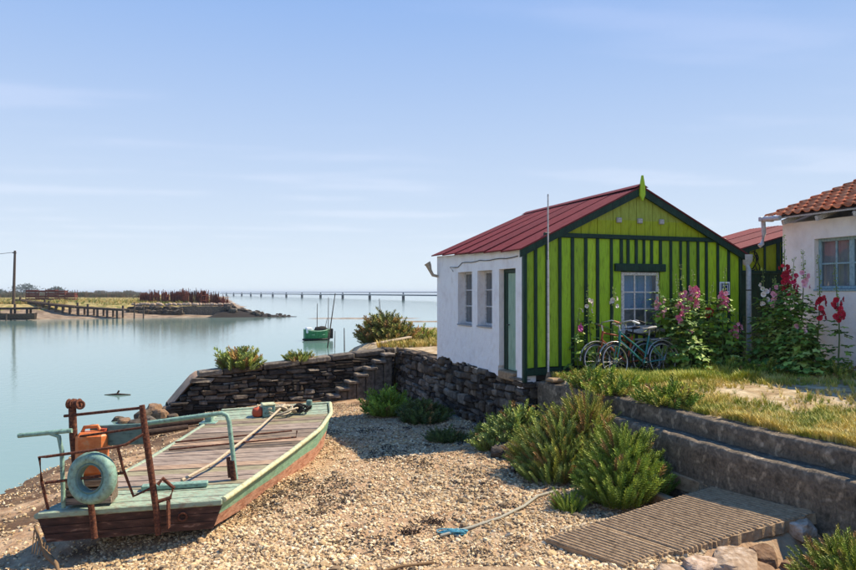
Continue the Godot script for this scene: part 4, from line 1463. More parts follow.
	tube(st, [ax, ax + Vector3(0.06, -0.04, 0.06), ax + Vector3(0.14, -0.2, 0.1), ax + Vector3(0.22, -0.27, 0.14), ax + Vector3(0.36, -0.33, 0.22), ax + Vector3(0.5, -0.335, 0.42)].map(func(p): return p - ax), [0.014, 0.018, 0.018, 0.032, 0.024, 0.014], 7)
	for k in 7:
		var o = Vector3(0.02 + k * 0.035, -0.03 - k * 0.03, 0.04 + k * 0.012)
		tube(st, [o, o + Vector3(0.0, -0.1, 0.02), o + Vector3(-0.01, minf(-0.05, -0.31 - o.y + 0.03), 0.03)], [0.008, 0.006, 0.003], 5)
	var ml = obj("mooring_line", st, M.rope_brown)
	ml.position = ax + BO
	tag(ml, "weedy frayed mooring line hanging off the boat's stern corner", "rope")

# ---------------------------------------------------------------- ribbed slipway
func make_ramp():
	var t = thing("slipway", "cracked ribbed concrete slipway slab below the quay wall", "slipway", V(2.7, -1.0, 7.5))
	var o: Vector3 = t.position
	var A = V(3.53, -0.725, 8.14) - o     # back corner at the wall
	var B = V(4.08, -0.635, 6.86) - o     # front corner at the wall
	var Cc = V(1.92, -1.00, 6.42) - o    # front lower end
	var Dd = V(1.23, -1.00, 7.17) - o    # back lower end
	var P = func(u, v): return (A.lerp(B, v)).lerp(Dd.lerp(Cc, v), u)
	# three slab pieces, cracked apart, the lower ones sunk a little
	var cuts = [[0.0, 0.52, 0.0, 0.97, 0.0], [0.522, 0.74, 0.0, 0.985, -0.004], [0.743, 1.0, 0.02, 0.95, -0.008]]
	var nrib = 44
	for q in cuts:
		var dy = Vector3(0, q[4], 0)
		var c = [P.call(q[0], q[2]) + dy, P.call(q[0], q[3]) + dy, P.call(q[1], q[3] + 0.02) + dy, P.call(q[1], q[2]) + dy]
		var lo = Vector3(0, -0.1, 0)
		var mid: Vector3 = (c[0] + c[2]) * 0.5 + lo * 0.5
		var st = nb()
		quad_out(st, c[0], c[1].lerp(c[0], 0.04), c[2].lerp(c[3], 0.04), c[3], mid)
		# broken front edge
		for e in [0, 2, 3]: quad_out(st, c[e], c[(e + 1) % 4], c[(e + 1) % 4] + lo, c[e] + lo, mid)
		var prev: Vector3 = c[1]
		var pj = Vector3(0, 0, 0.02)
		for k in range(1, 21):
			var nx: Vector3 = c[1].lerp(c[2], k / 20.0) + Vector3(0, 0, 0.012 * sin(k * 2.7) - 0.006)
			var j0 = Vector3(R.randf_range(-0.012, 0.012), R.randf_range(-0.01, 0.01), R.randf_range(0.0, 0.035))
			quad_out(st, prev, nx, nx + lo + j0, prev + lo + pj, mid)
			tri_out(st, prev, nx, (c[0] + c[3]) * 0.5, mid)
			prev = nx
			pj = j0
		var slab = obj("slab", st, M.ramp_concrete, t)
		for k in nrib:
			var u: float = (k + 0.5) / nrib
			if u < q[0] + 0.01 or u > q[1] - 0.008: continue
			var v1: float = q[3] + 0.02 * (u - q[0]) / (q[1] - q[0]) - R.randf_range(0.0, 0.03)
			var a: Vector3 = P.call(u, q[2] + R.randf_range(0.0, 0.02)) + dy
			var b: Vector3 = P.call(u, v1) + dy
			st = nb()
			bar(st, a + Vector3(0, 0.002, 0), b + Vector3(0, 0.002, 0), 0.04, 0.024, 0.01)
			obj("rib", st, M.ramp_concrete, slab)
	# concrete kerbs of the gully along its back
	var kb = thing("gully_kerb", "concrete kerb bridging the dark gully beside the slipway", "kerb", V(3.3, -1.05, 8.7))
	var st = nb()
	bar(st, V(3.16, -0.80, 8.86) - kb.position, V(3.5, -0.82, 8.18) - kb.position, 0.1, 0.2, 0.015)
	obj("upper_kerb", st, M.ramp_concrete, kb)
	st = nb()
	bar(st, V(2.86, -0.98, 8.6) - kb.position, V(3.06, -0.96, 8.02) - kb.position, 0.12, 0.16, 0.02)
	obj("lower_kerb", st, M.ramp_concrete, kb)

# ---------------------------------------------------------------- bicycles
func bicycle(called, label, at_p, yaw, lean, frame_mat, fork_mat, saddle_mat, grip_mat, guard_mat, step_through):
	var t = thing(called, label, "bicycle", at_p, yaw)
	t.rotation.x = lean
	# x: forward is -x; wheels in the xy plane
	var rw = 0.335
	var fw = Vector3(-0.53, rw, 0)
	var bw = Vector3(0.53, rw, 0)
	for c in [fw, bw]:
		var wh = Node3D.new()
		wh.name = "wheel"
		t.add_child(wh, true)
		wh.position = c
		if c == fw: wh.rotation.y = 0.12
		var st = nb()
		torus(st, Vector3.ZERO, Vector3(0, 0, 1), rw - 0.018, 0.018, 36, 8)
		obj("tyre", st, M.black_rubber, wh)
		st = nb()
		torus(st, Vector3.ZERO, Vector3(0, 0, 1), rw - 0.045, 0.012, 36, 6)
		obj("rim", st, M.steel, wh)
		st = nb()
		for k in 18:
			var a = TAU * k / 18.0
			tube(st, [Vector3(cos(a + 0.3) * 0.02, sin(a + 0.3) * 0.02, 0.025 * (1 if k % 2 else -1)), Vector3(cos(a), sin(a), 0) * (rw - 0.05)], 0.002, 4, false)
		obj("spokes", st, M.steel, wh)
		st = nb()
		tube(st, [Vector3(0, 0, -0.04), Vector3(0, 0, 0.04)], 0.022, 8)
		obj("hub", st, M.steel, wh)
		# mudguard over the upper rear of the wheel
		st = nb()
		var pts = []
		for k in 13:
			var a = deg_to_rad(-5 + k * 14.0) if c == bw else deg_to_rad(40 + k * 11.5)
			pts.append(c + Vector3(cos(a), sin(a), 0) * (rw + 0.025))
		tube(st, pts, 0.028, 7, true, 0.35)
		obj("mudguard", st, guard_mat, t)
	var bbk = Vector3(0.1, 0.29, 0)
	var seat_top = Vector3(0.27, 0.78, 0)
	var head_t = Vector3(-0.36, 0.88, 0)
	var head_b = Vector3(-0.40, 0.72, 0)
	var st = nb()
	tube(st, [head_b, head_t], 0.022, 8)
	tube(st, [head_b, bbk], 0.018, 8)
	tube(st, [bbk, seat_top], 0.018, 8)
	if step_through: tube(st, [head_t + Vector3(0.01, -0.04, 0), bbk.lerp(seat_top, 0.35)], 0.017, 8)
	else: tube(st, [head_t + Vector3(0.01, -0.03, 0), seat_top + Vector3(0, -0.05, 0)], 0.017, 8)
	for s in [-0.045, 0.045]:
		tube(st, [bbk + Vector3(0, 0, s * 0.5), bw + Vector3(0, 0, s)], 0.011, 6)
		tube(st, [seat_top + Vector3(0, -0.12, s * 0.4), bw + Vector3(0, 0, s)], 0.009, 6)
	obj("frame", st, frame_mat, t)
	st = nb()
	for s in [-0.045, 0.045]: tube(st, [head_b + Vector3(0, 0, s * 0.7), fw + Vector3(0.03, 0.1, s), fw + Vector3(0, 0, s)], 0.011, 6)
	obj("fork", st, fork_mat, t)
	st = nb()
	var hb = head_t + Vector3(-0.02, 0.12, 0)
	tube(st, [head_t, hb], 0.014, 7)
	tube(st, [hb + Vector3(0.2, 0.0, -0.28), hb + Vector3(0.06, 0.05, -0.26), hb + Vector3(-0.06, 0.03, -0.12), hb, hb + Vector3(-0.06, 0.03, 0.12), hb + Vector3(0.06, 0.05, 0.26), hb + Vector3(0.2, 0.0, 0.28)], 0.012, 7)
	var hn = obj("handlebar", st, M.steel, t)
	st = nb()
	for s in [-1, 1]: tube(st, [hb + Vector3(0.1, 0.036, 0.265 * s), hb + Vector3(0.23, -0.01, 0.285 * s)], 0.019, 7)
	obj("grip", st, grip_mat, hn)
	st = nb()
	tube(st, [seat_top, seat_top + Vector3(0.03, 0.12, 0)], 0.013, 7)
	tube(st, [seat_top + Vector3(-0.14, 0.14, 0), seat_top + Vector3(-0.02, 0.14, 0), seat_top + Vector3(0.08, 0.15, 0), seat_top + Vector3(0.15, 0.16, 0)], [0.02, 0.035, 0.09, 0.07], 10, true, 0.35)
	obj("saddle", st, saddle_mat, t)
	st = nb()
	torus(st, bbk + Vector3(0, 0, 0.05), Vector3(0, 0, 1), 0.08, 0.008, 24, 6)
	for s in [-1, 1]:
		tube(st, [bbk + Vector3(0, 0, 0.07 * s), bbk + Vector3(0.1 * s, -0.12 * s, 0.08 * s)], 0.01, 6)
		bx(st, bbk + Vector3(0.1 * s - 0.04, -0.12 * s - 0.012, 0.1 * s - 0.03), bbk + Vector3(0.1 * s + 0.04, -0.12 * s + 0.012, 0.1 * s + 0.03), 0.004)
	obj("crank", st, M.dark_steel, t)
	st = nb()
	tube(st, [seat_top + Vector3(0.04, -0.08, 0.0), Vector3(0.55, 0.72, 0), Vector3(0.72, 0.72, 0)], 0.01, 6)
	for s in [-0.06, 0.06]: tube(st, [Vector3(0.3, 0.72, s * 0.6), Vector3(0.72, 0.72, s), bw + Vector3(0, 0, s * 0.8)], 0.007, 5)
	obj("carrier", st, M.steel, t)
	return t

func hl(a, y, b): return V(1.75, 0, 12.1) + Basis(Vector3.UP, PHI) * Vector3(a, y, b)

func make_bikes():
	bicycle("bicycle", "teal step-through bicycle leaning at the front, nearest the grass", hl(2.02, 0.07, 0.72), PHI + 0.03, -0.14, M.bike_teal, M.bike_teal, M.grey_paint, M.white_paint, M.steel, true)
	bicycle("bicycle", "rusty orange bicycle with cork grips behind the teal one's front wheel", hl(1.84, 0.06, 0.46), PHI - 0.02, -0.16, M.bike_orange, M.bike_orange, M.black_rubber, M.cork_grip, M.grey_paint, false)
	bicycle("bicycle", "dark bicycle with brown mudguards furthest right behind the teal one", hl(2.4, 0.06, 0.36), PHI, -0.1, M.dark_steel, M.dark_steel, M.black_rubber, M.black_rubber, M.bike_orange, false)

# ---------------------------------------------------------------- plants
var sprig_mesh
var fine_sprig
var tuft_mesh
var holly_leaf
var bud_mesh
var petal_mesh

func make_leaf_meshes():
	var r = RandomNumberGenerator.new()
	r.seed = 3
	for v in 2:
		var st = nb()
		var n = 64 if v == 0 else 30
		for k in n:
			var y = 0.08 + 0.92 * k / n
			var a = k * 2.4
			var bend = 0.12 * y * y
			var o = Vector3(bend, y, 0)
			var out = Vector3(cos(a), 0.0, sin(a))
			var l = (0.2 - 0.1 * y) * r.randf_range(0.8, 1.2) * (1.0 if v == 0 else 1.7)
			var tip = o + out * l * 0.75 + Vector3(0, l * 0.9, 0)
			var sd = Vector3(-out.z, 0, out.x) * (0.015 if v == 0 else 0.042)
			var mid = o.lerp(tip, 0.5)
			tri(st, o, mid - sd, tip)
			tri(st, o, tip, mid + sd)
		for s in 2:
			var w = Vector3(0.015, 0, 0) if s == 0 else Vector3(0, 0, 0.015)
			quad(st, -w, Vector3(0.12, 1, 0) - w * 0.3, Vector3(0.12, 1, 0) + w * 0.3, w)
		if v == 0: sprig_mesh = done(st)
		else: fine_sprig = done(st)
	var ts = nb()
	for k in 11:
		var a = k * 2.4 + r.randf()
		var o = Vector3(cos(a), 0, sin(a)) * 0.18 * r.randf()
		var out = Vector3(cos(a), 0, sin(a))
		var h = r.randf_range(0.5, 1.0)
		var sd = Vector3(-out.z, 0, out.x) * 0.025
		var m = o + out * 0.12 + Vector3(0, h * 0.6, 0)
		var tip = o + out * r.randf_range(0.25, 0.55) + Vector3(0, h, 0)
		quad(ts, o - sd, m - sd * 0.8, m + sd * 0.8, o + sd)
		tri(ts, m - sd * 0.8, tip, m + sd * 0.8)
	tuft_mesh = done(ts)
	# lobed, cupped hollyhock leaf, stalk at the origin, blade towards +z
	var ls = nb()
	var c = Vector3(0, 0.0, 0.35)
	var ring = []
	for k in 15:
		var a = PI * 0.5 + TAU * (k + 0.5) / 15.0 + PI
		var rr = 0.5 + 0.09 * (1 if k % 3 == 1 else -1)
		ring.append(Vector3(cos(a) * rr, 0.09 * sin(k * 1.7) - 0.1, 0.42 + sin(a) * rr))
	for k in 15: tri(ls, c, ring[k], ring[(k + 1) % 15])
	holly_leaf = done(ls)
	var bs = nb(true)
	rock(bs, Vector3.ZERO, Vector3(1, 1.2, 1), 0.1, 5, 1.0)
	bud_mesh = done(bs)
	# open five-petalled flower facing +z, unit radius
	var fs = nb()
	for k in 5:
		var a = TAU * k / 5.0
		for j in 3:
			var a0 = a - 0.62 + j * 0.42
			var a1 = a - 0.62 + (j + 1) * 0.42
			var z0 = 0.16 * (1 if k % 2 else 0) + 0.26
			fs.set_color(Color(0.62, 0.5, 0.45))
			fs.add_vertex(Vector3(0, 0, -0.08))
			fs.set_color(Color(1, 1, 1))
			fs.add_vertex(Vector3(cos(a0), sin(a0), z0 + 0.16 * sin(j * 2.0)))
			fs.set_color(Color(1, 1, 1))
			fs.add_vertex(Vector3(cos(a1), sin(a1), z0 + 0.16 * sin((j + 1) * 2.0)))
	petal_mesh = done(fs)

func bush(called, label, category, p: Vector3, w, h, n, pal, sprig_len, mesh, group = "", upright = 0.6, sd = 1):
	var t = thing(called, label, category, p, 0.0, group)
	var r = RandomNumberGenerator.new()
	r.seed = sd * 991
	var xf = []
	var co = []
	var st = nb()
	# a few knees of growth give an uneven outline
	var lobes = []
	for k in 9: lobes.append([r.randf() * TAU, r.randf_range(0.0, 0.6), r.randf_range(0.5, 1.02)])
	for i in n:
		var lb = lobes[r.randi() % lobes.size()]
		var c = Vector3(cos(lb[0]), 0, sin(lb[0])) * lb[1] * w * 0.5
		var top: float = h * lb[2] * (1.0 - 0.35 * lb[1])
		var a = r.randf() * TAU
		var rad = sqrt(r.randf())
		var outv = Vector3(cos(a), 0, sin(a))
		var hh: float = maxf(0.0, top * (1.0 - rad * rad * 0.75) - sprig_len * 0.75) * sqrt(r.randf_range(0.05, 1.0))
		var pos = c + outv * rad * w * 0.3 + Vector3(0, hh, 0)
		var up: Vector3 = (Vector3.UP * upright + outv * (0.25 + rad * 0.45) + c / maxf(w, 0.1) * 0.5 + Vector3(r.randf_range(-0.25, 0.25), 0, r.randf_range(-0.25, 0.25))).normalized()
		var x: Vector3 = up.cross(Vector3(sin(a), 0.1, cos(a))).normalized()
		var s: float = sprig_len * r.randf_range(0.55, 1.35) * (1.35 if r.randf() < 0.06 else 1.0)
		var b = Basis(x * s, up * s, x.cross(up) * s)
		xf.append(Transform3D(b, pos))
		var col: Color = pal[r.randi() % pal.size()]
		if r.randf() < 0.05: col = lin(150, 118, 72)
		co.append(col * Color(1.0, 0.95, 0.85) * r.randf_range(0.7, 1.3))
		if i % 14 == 0: tube(st, [c * 0.3, c * 0.7 + outv * rad * w * 0.12 + Vector3(0, hh * 0.5, 0), pos], [0.014, 0.009, 0.004], 4, false)
	obj("stem", st, M.twig, t)
	many("foliage", mesh, M.leaf, xf, co, t)
	return t

func hollyhock(label, p: Vector3, h, fl_lo, fl_hi, nfl, color, nleaf, leaf_lo, leaf_hi, spread, sd, lean = Vector3.ZERO):
	var t = thing("hollyhock", label, "hollyhock", p, 0.0, "hollyhocks along the hut and house walls")
	var r = RandomNumberGenerator.new()
	r.seed = sd * 577
	var pts = []
	var ln = lean + Vector3(r.randf_range(-0.1, 0.1), 0, r.randf_range(-0.06, 0.06))
	for k in 7:
		var f = k / 6.0
		pts.append(ln * f * f * h * 0.5 + Vector3(0.03 * sin(f * 5 + sd), f * h, 0.03 * cos(f * 4 + sd)))
	var stem = func(y):
		var f: float = clampf(y / h, 0, 1) * 6
		var i = mini(int(f), 5)
		return pts[i].lerp(pts[i + 1], f - i)
	var st = nb()
	tube(st, pts, [0.016, 0.015, 0.014, 0.012, 0.01, 0.007, 0.004], 5)
	obj("stem", st, M.stalk, t)
	var greens = [lin(104, 138, 44), lin(124, 156, 54), lin(80, 114, 40), lin(150, 174, 76), lin(92, 124, 52), lin(172, 188, 98)]
	var xf = []
	var co = []
	for i in int(nleaf * 1.7):
		var f = r.randf()
		var y: float = lerpf(leaf_lo, leaf_hi, f)
		var a = r.randf() * TAU
		var out = Vector3(cos(a), 0, sin(a))
		var reach: float = spread * (1.0 - 0.6 * f) * r.randf_range(0.3, 1.0)
		var size: float = lerpf(0.22, 0.1, f) * r.randf_range(0.7, 1.25)
		var tilt = r.randf_range(-0.9, 0.35)
		var zax: Vector3 = (out + Vector3(0, tilt, 0)).normalized()
		var xax: Vector3 = Vector3.UP.cross(zax).normalized()
		xf.append(Transform3D(Basis(xax, zax.cross(xax), zax).scaled_local(Vector3(size, size, size)), stem.call(y) + out * reach + Vector3(0, 0.1 * reach, 0)))
		var c: Color = greens[r.randi() % 6]
		co.append(c * 0.85 * r.randf_range(0.8, 1.2))
	many("leaves", holly_leaf, M.leaf, xf, co, t)
	# buds up the spike
	xf = []
	co = []
	for i in int(h * 16):
		var y: float = lerpf(fl_lo, h, pow(r.randf(), 0.7))
		var a = r.randf() * TAU
		var s = lerpf(0.03, 0.014, clampf((y - fl_lo) / maxf(0.1, h - fl_lo), 0, 1)) * r.randf_range(0.8, 1.3)
		xf.append(Transform3D(Basis().scaled(Vector3(s, s, s)), stem.call(y) + Vector3(cos(a), 0.2, sin(a)) * 0.03))
		co.append(lin(140, 158, 82) * r.randf_range(0.8, 1.2))
	many("buds", bud_mesh, M.leaf, xf, co, t)
	var mat_f = petal_of(color)
	for i in int(nfl * 2.0):
		var y: float = lerpf(fl_lo, fl_hi, (i / 2.0 + r.randf() * 0.8) / nfl)
		var a = -PI * 0.5 + r.randf_range(-1.7, 1.7)       # mostly to the open side
		var out = Vector3(cos(a), r.randf_range(-0.2, 0.25), -sin(a)).normalized()
		var s = r.randf_range(0.036, 0.06)
		var fl = mesh_node("flower", petal_mesh, mat_f[i % mat_f.size()], t)
		var x: Vector3 = Vector3.UP.cross(out).normalized()
		fl.transform = Transform3D(Basis(x, out.cross(x), out).rotated(out, r.randf() * TAU).scaled_local(Vector3(s, s, s)), stem.call(y) + out * r.randf_range(0.03, 0.1))
	return t

var petals = {}
func petal_of(c):
	if not petals.has(c):
		var set = {"pink": [C(244, 146, 182), C(248, 172, 196), C(234, 118, 162)], "rose": [C(246, 192, 204), C(240, 166, 184)], "red": [C(190, 22, 50), C(164, 14, 40), C(212, 42, 68)], "white": [C(236, 228, 222), C(226, 214, 206)], "cerise": [C(206, 40, 92), C(190, 26, 70)], "mauve": [C(190, 80, 150)]}
		petals[c] = []
		for col in set[c]:
			var m = M.petal.duplicate()
			m.albedo_color = col
			petals[c].append(m)
	return petals[c]

func scatter_grass(label, n, pick, pal, lo, hi, sd):
	var r = RandomNumberGenerator.new()
	r.seed = sd
	var xf = []
	var co = []
	for i in n:
		var p = pick.call(r)
		if p == null: continue
		var s = r.randf_range(lo, hi) * (1.0 + 0.5 * NZ.get_noise_2d(p.x * 120.0, p.z * 120.0))
		xf.append(Transform3D(Basis(Vector3.UP, r.randf() * TAU).scaled_local(Vector3(s * 1.1, s, s * 1.1)), p))
		var g = clampf(0.5 + 0.9 * NZ.get_noise_2d(p.x * 100.0 + 77.0, p.z * 100.0) + r.randf_range(-0.35, 0.35), 0.0, 0.999)
		co.append(pal[int(g * pal.size())] * Color(1.0, 0.93, 0.78) * r.randf_range(0.8, 1.2))
	var o = many("grass", tuft_mesh, M.leaf, xf, co, self)
	tag(o, label, "grass")

func make_plants():
	var suaeda = [lin(122, 140, 66), lin(140, 158, 76), lin(104, 126, 58), lin(154, 170, 90), lin(126, 144, 84)]
	var golden = [lin(146, 152, 58), lin(126, 138, 50), lin(162, 158, 70), lin(112, 128, 48), lin(160, 126, 66), lin(120, 136, 50)]
	var green = [lin(112, 136, 44), lin(128, 150, 50), lin(94, 120, 38), lin(142, 160, 60), lin(118, 138, 50)]
	# beach shrubs below the quay
	bush("sea_blite_bush", "large bright green feathery bush beside the slipway", "bush", V(2.56, beach_y(2.5, 8.7), 8.72), 1.02, 1.22, 1700, green, 0.3, sprig_mesh, "sea blite bushes on the beach", 1.0, 1)
	bush("sea_blite_bush", "tall olive bush against the quay wall behind the green one", "bush", V(2.36, beach_y(2.3, 9.9) , 9.95), 1.25, 1.62, 2300, golden, 0.32, sprig_mesh, "sea blite bushes on the beach", 0.9, 2)
	bush("sea_blite_bush", "mid green bush with brown twigs between the olive and grey green bushes", "bush", V(1.9, beach_y(1.9, 9.6), 9.75), 1.15, 1.05, 1300, golden + suaeda, 0.28, sprig_mesh, "sea blite bushes on the beach", 0.8, 3)
	bush("sea_blite_bush", "grey green low bush by the stones near the hut corner", "bush", V(1.5, beach_y(1.5, 11.4), 11.45), 1.1, 0.92, 1200, suaeda, 0.24, fine_sprig, "sea blite bushes on the beach", 0.8, 4)
	bush("sea_blite_bush", "yellow green bush growing at the foot of the stone steps", "bush", V(-0.85, beach_y(-0.8, 15.6), 15.6), 0.95, 0.72, 600, [lin(120, 150, 40), lin(100, 130, 40), lin(136, 160, 56)], 0.28, fine_sprig, "sea blite bushes on the beach", 0.9, 5)
	bush("sea_blite_bush", "bush with shade painted into its leaves in the hut's shadow at the foundation wall", "bush", V(-0.2, beach_y(-0.2, 14.9), 14.9), 1.1, 0.55, 600, [lin(74, 94, 42), lin(88, 104, 48), lin(62, 82, 38)], 0.26, fine_sprig, "sea blite bushes on the beach", 0.7, 6)  # leaf colours darkened to deepen the hut's shadow on the gravel
	bush("sea_blite_bush", "bush cut off by the bottom right corner beside the boulders", "bush", V(3.78, beach_y(3.6, 6.1) + 0.0, 6.02), 0.62, 0.58, 700, golden + green, 0.22, sprig_mesh, "sea blite bushes on the beach", 0.8, 7)
	bush("sea_blite_bush", "small tuft on the shingle left of the large green bush", "bush", V(1.72, beach_y(1.7, 8.2), 8.25), 0.4, 0.26, 130, green, 0.16, sprig_mesh, "sea blite bushes on the beach", 0.8, 8)
	bush("sea_blite_bush", "low creeping plant with shade painted into its leaves at the edge of the hut's shadow", "bush", V(0.35, beach_y(0.35, 12.4), 12.4), 0.8, 0.26, 260, [lin(74, 94, 42), lin(88, 104, 48), lin(62, 82, 38)], 0.14, fine_sprig, "sea blite bushes on the beach", 0.6, 15)  # same darkened leaves, shade put into their colour
	# on the jetty and the land behind
	bush("sea_purslane_bush", "olive green bush with a straggling top on the middle of the jetty", "bush", V(-5.3, -0.5, 18.35), 0.95, 0.8, 420, golden + suaeda, 0.3, fine_sprig, "bushes on the jetty", 0.8, 9)
	bush("sea_purslane_bush", "smaller low green bush on the jetty nearer the steps", "bush", V(-3.7, -0.32, 18.95), 0.68, 0.36, 240, golden + suaeda, 0.18, fine_sprig, "bushes on the jetty", 0.8, 10)
	bush("sea_purslane_bush", "big spreading bush on the grass bank left of the white wall", "bush", V(-1.45, -0.2, 23.2), 1.5, 1.4, 1000, [lin(126, 130, 56), lin(112, 118, 50), lin(146, 120, 62), lin(98, 108, 48)], 0.42, fine_sprig, "bushes on the jetty", 0.8, 11)
	bush("sea_purslane_bush", "low green bush to the right of the spreading bank bush", "bush", V(-0.35, -0.22, 24.5), 1.3, 0.62, 500, golden, 0.3, fine_sprig, "bushes on the jetty", 0.8, 12)
	# grass
	var straw = [lin(126, 142, 52), lin(150, 158, 62), lin(176, 172, 80), lin(200, 186, 104), lin(216, 202, 132), lin(192, 176, 98)]
	scatter_grass("dry yellow green grass growing along the quay edge", 20000, func(r):
		var d: float = 4.5 + 9.0 * pow(r.randf(), 0.9)
		var e: float = edge_x(minf(d, 12.0)) + 0.2
		var x: float = e + (minf(0.75 * d, 9.5) - e) * pow(r.randf(), 1.35)
		var lz: float = (x - 1.75) * -0.329 + (d - 12.1) * 0.944
		if lz > -0.06 and x < 6.9: return null
		if lz > 0.9: return null
		# house
		if (x - 7.62) * 0.944 - (14.17 - d) * 0.329 > -0.12: return null
		# bare sandy track through the middle
		var tr: float = absf((d - 10.1) - 0.1 * (x - 5.0)) / 1.1
		var bare: float = clampf(1.3 - tr, 0.0, 1.0) * clampf((x - 3.9) / 0.9, 0.0, 1.0)
		if r.randf() < bare * 0.93: return null
		if NZ.get_noise_2d(x * 130.0, d * 130.0 + 40.0) > 0.2 and r.randf() < 0.8: return null
		return V(x, quay_y(x, d) - 0.005, d), straw, 0.05, 0.15, 5)
	scatter_grass("taller green grass on the bank under the bicycles", 2400, func(r):
		var a: float = r.randf_range(0.9, 3.6)
		var z: float = r.randf_range(0.75, 1.9)
		var p: Vector3 = hl(a, 0, z)
		if -p.z < 12.0 and p.x < edge_x(-p.z) + 0.15: return null
		p.y = quay_y(p.x, -p.z)
		return p, [lin(126, 148, 44), lin(150, 164, 54), lin(172, 176, 70), lin(186, 182, 88)], 0.1, 0.24, 6)
	scatter_grass("sunburnt yellow grass on the bank behind the hut", 2600, func(r):
		var d: float = r.randf_range(20.5, 36.0)
		var x: float = r.randf_range(-1.6, 1.2) + (d - 20.0) * 0.03
		return V(x, -0.02 - 0.03 * maxf(0.0, d - 19.0), d), [lin(150, 144, 62), lin(182, 164, 88), lin(124, 132, 52), lin(196, 176, 104)], 0.14, 0.3, 7)
	# hollyhocks along the gable
	var G = 0.45
	hollyhock("thin white flowered hollyhock left of the hut window", hl(1.36, 0.05, 0.12), 1.75, 1.15, 1.5, 3, "white", 30, 0.1, 1.2, 0.22, 1)
	hollyhock("thin hollyhock with mauve flower low beside the bicycle handlebars", hl(1.05, 0.05, 0.15), 1.3, 0.85, 1.0, 2, "mauve", 26, 0.1, 0.9, 0.2, 2)
	hollyhock("white flowered hollyhock in front of the window's left edge", hl(1.85, 0.05, 0.1), 1.7, 1.3, 1.5, 2, "white", 20, 0.1, 1.0, 0.2, 3)
	hollyhock("pale rose hollyhock at the window's right edge", hl(2.78, 0.05, 0.3), 2.0, 1.05, 1.5, 7, "rose", 60, 0.1, 1.6, 0.32, 4)
	hollyhock("pink hollyhock beside the window with a leafy base", hl(3.02, 0.05, 0.5), 1.95, 1.0, 1.4, 6, "pink", 90, 0.1, 1.5, 0.36, 5)
	hollyhock("tall pink hollyhock with the highest bare spike on the gable", hl(3.3, 0.05, 0.4), 2.15, 1.25, 1.6, 8, "pink", 90, 0.1, 1.6, 0.36, 6)
	hollyhock("bright pink hollyhock with the densest flower cluster on the gable", hl(3.54, 0.05, 0.45), 2.05, 1.32, 1.72, 11, "pink", 100, 0.1, 1.6, 0.38, 7)
	hollyhock("hollyhock with a single dark red bloom below the plaque", hl(3.88, 0.05, 0.4), 1.8, 1.1, 1.3, 3, "red", 70, 0.1, 1.5, 0.34, 8)
	hollyhock("pink hollyhock standing in front of the blue plaque", hl(4.1, 0.05, 0.55), 2.1, 1.25, 1.6, 9, "pink", 80, 0.1, 1.5, 0.3, 9)
	hollyhock("short cerise hollyhock close to the downpipe", hl(4.38, 0.05, 0.45), 1.25, 0.7, 1.0, 6, "pink", 60, 0.1, 0.9, 0.3, 10)
	hollyhock("leafy low hollyhock without flowers behind the bicycle wheel", hl(3.1, 0.05, 0.75), 0.9, 0.85, 0.88, 1, "rose", 90, 0.05, 0.8, 0.4, 11)
	# by the back hut and the white house
	hollyhock("cream flowered hollyhock in front of the dark green door", V(6.62, 0.03, 13.0), 2.1, 1.35, 1.75, 5, "white", 90, 0.1, 1.5, 0.4, 12)
	hollyhock("rose hollyhock between the cream and the red ones", V(6.82, 0.03, 12.9), 1.95, 1.35, 1.7, 5, "rose", 120, 0.1, 1.5, 0.45, 13)
	hollyhock("tallest deep red hollyhock at the corner of the white house", V(7.08, 0.03, 12.9), 2.75, 1.65, 2.15, 15, "red", 150, 0.1, 1.8, 0.45, 14)
	hollyhock("cerise hollyhock just left of the tallest red one", V(6.95, 0.03, 12.7), 2.3, 1.55, 1.95, 7, "cerise", 150, 0.1, 1.7, 0.45, 15)
	hollyhock("pale pink hollyhock just right of the tallest red one", V(7.22, 0.03, 12.75), 2.45, 1.7, 2.0, 4, "rose", 110, 0.1, 1.6, 0.4, 16)
	hollyhock("deep red hollyhock left of the pair under the blue window", V(7.42, 0.03, 12.6), 2.35, 1.1, 1.55, 9, "red", 30, 0.1, 1.25, 0.2, 17)
	hollyhock("deep red hollyhock right of the pair under the blue window", V(7.62, 0.03, 12.3), 2.2, 1.1, 1.5, 10, "red", 28, 0.1, 1.15, 0.2, 18, Vector3(0.12, 0, 0))
	hollyhock("flowerless leafy hollyhock in front of the red group", V(6.95, 0.03, 12.35), 1.0, 0.9, 1.0, 1, "rose", 150, 0.05, 0.95, 0.5, 19)
	# low weeds at the foot of the walls
	for q in [[hl(3.7, 0.03, 0.9), "leafy weed clump below the pink hollyhocks"], [hl(4.3, 0.03, 0.85), "leafy weed clump by the foot of the downpipe"], [hl(1.0, 0.03, 0.7), "leafy weed clump by the front bicycle wheel"], [V(7.5, 0.02, 12.0), "leafy weed clump under the right red hollyhocks"], [V(6.4, 0.02, 12.6), "leafy weed clump in front of the green door"], [V(3.05, 0.02, 10.6), "green weed clump on the quay edge behind the olive bush"], [V(3.5, 0.02, 9.6), "green weed clump on the quay edge by the bare patch"], [V(5.35, 0.02, 6.9), "weed clump on the quay edge at the right border"], [V(2.75, 0.02, 11.3), "weed clump on the quay edge below the bicycles"]]:
		bush("weed_clump", q[1], "weeds", q[0], 0.8, 0.4, 160, [lin(112, 140, 40), lin(140, 156, 50), lin(92, 120, 40), lin(160, 160, 70)], 0.2, fine_sprig, "weeds along the walls", 0.7, int(q[0].x * 100))

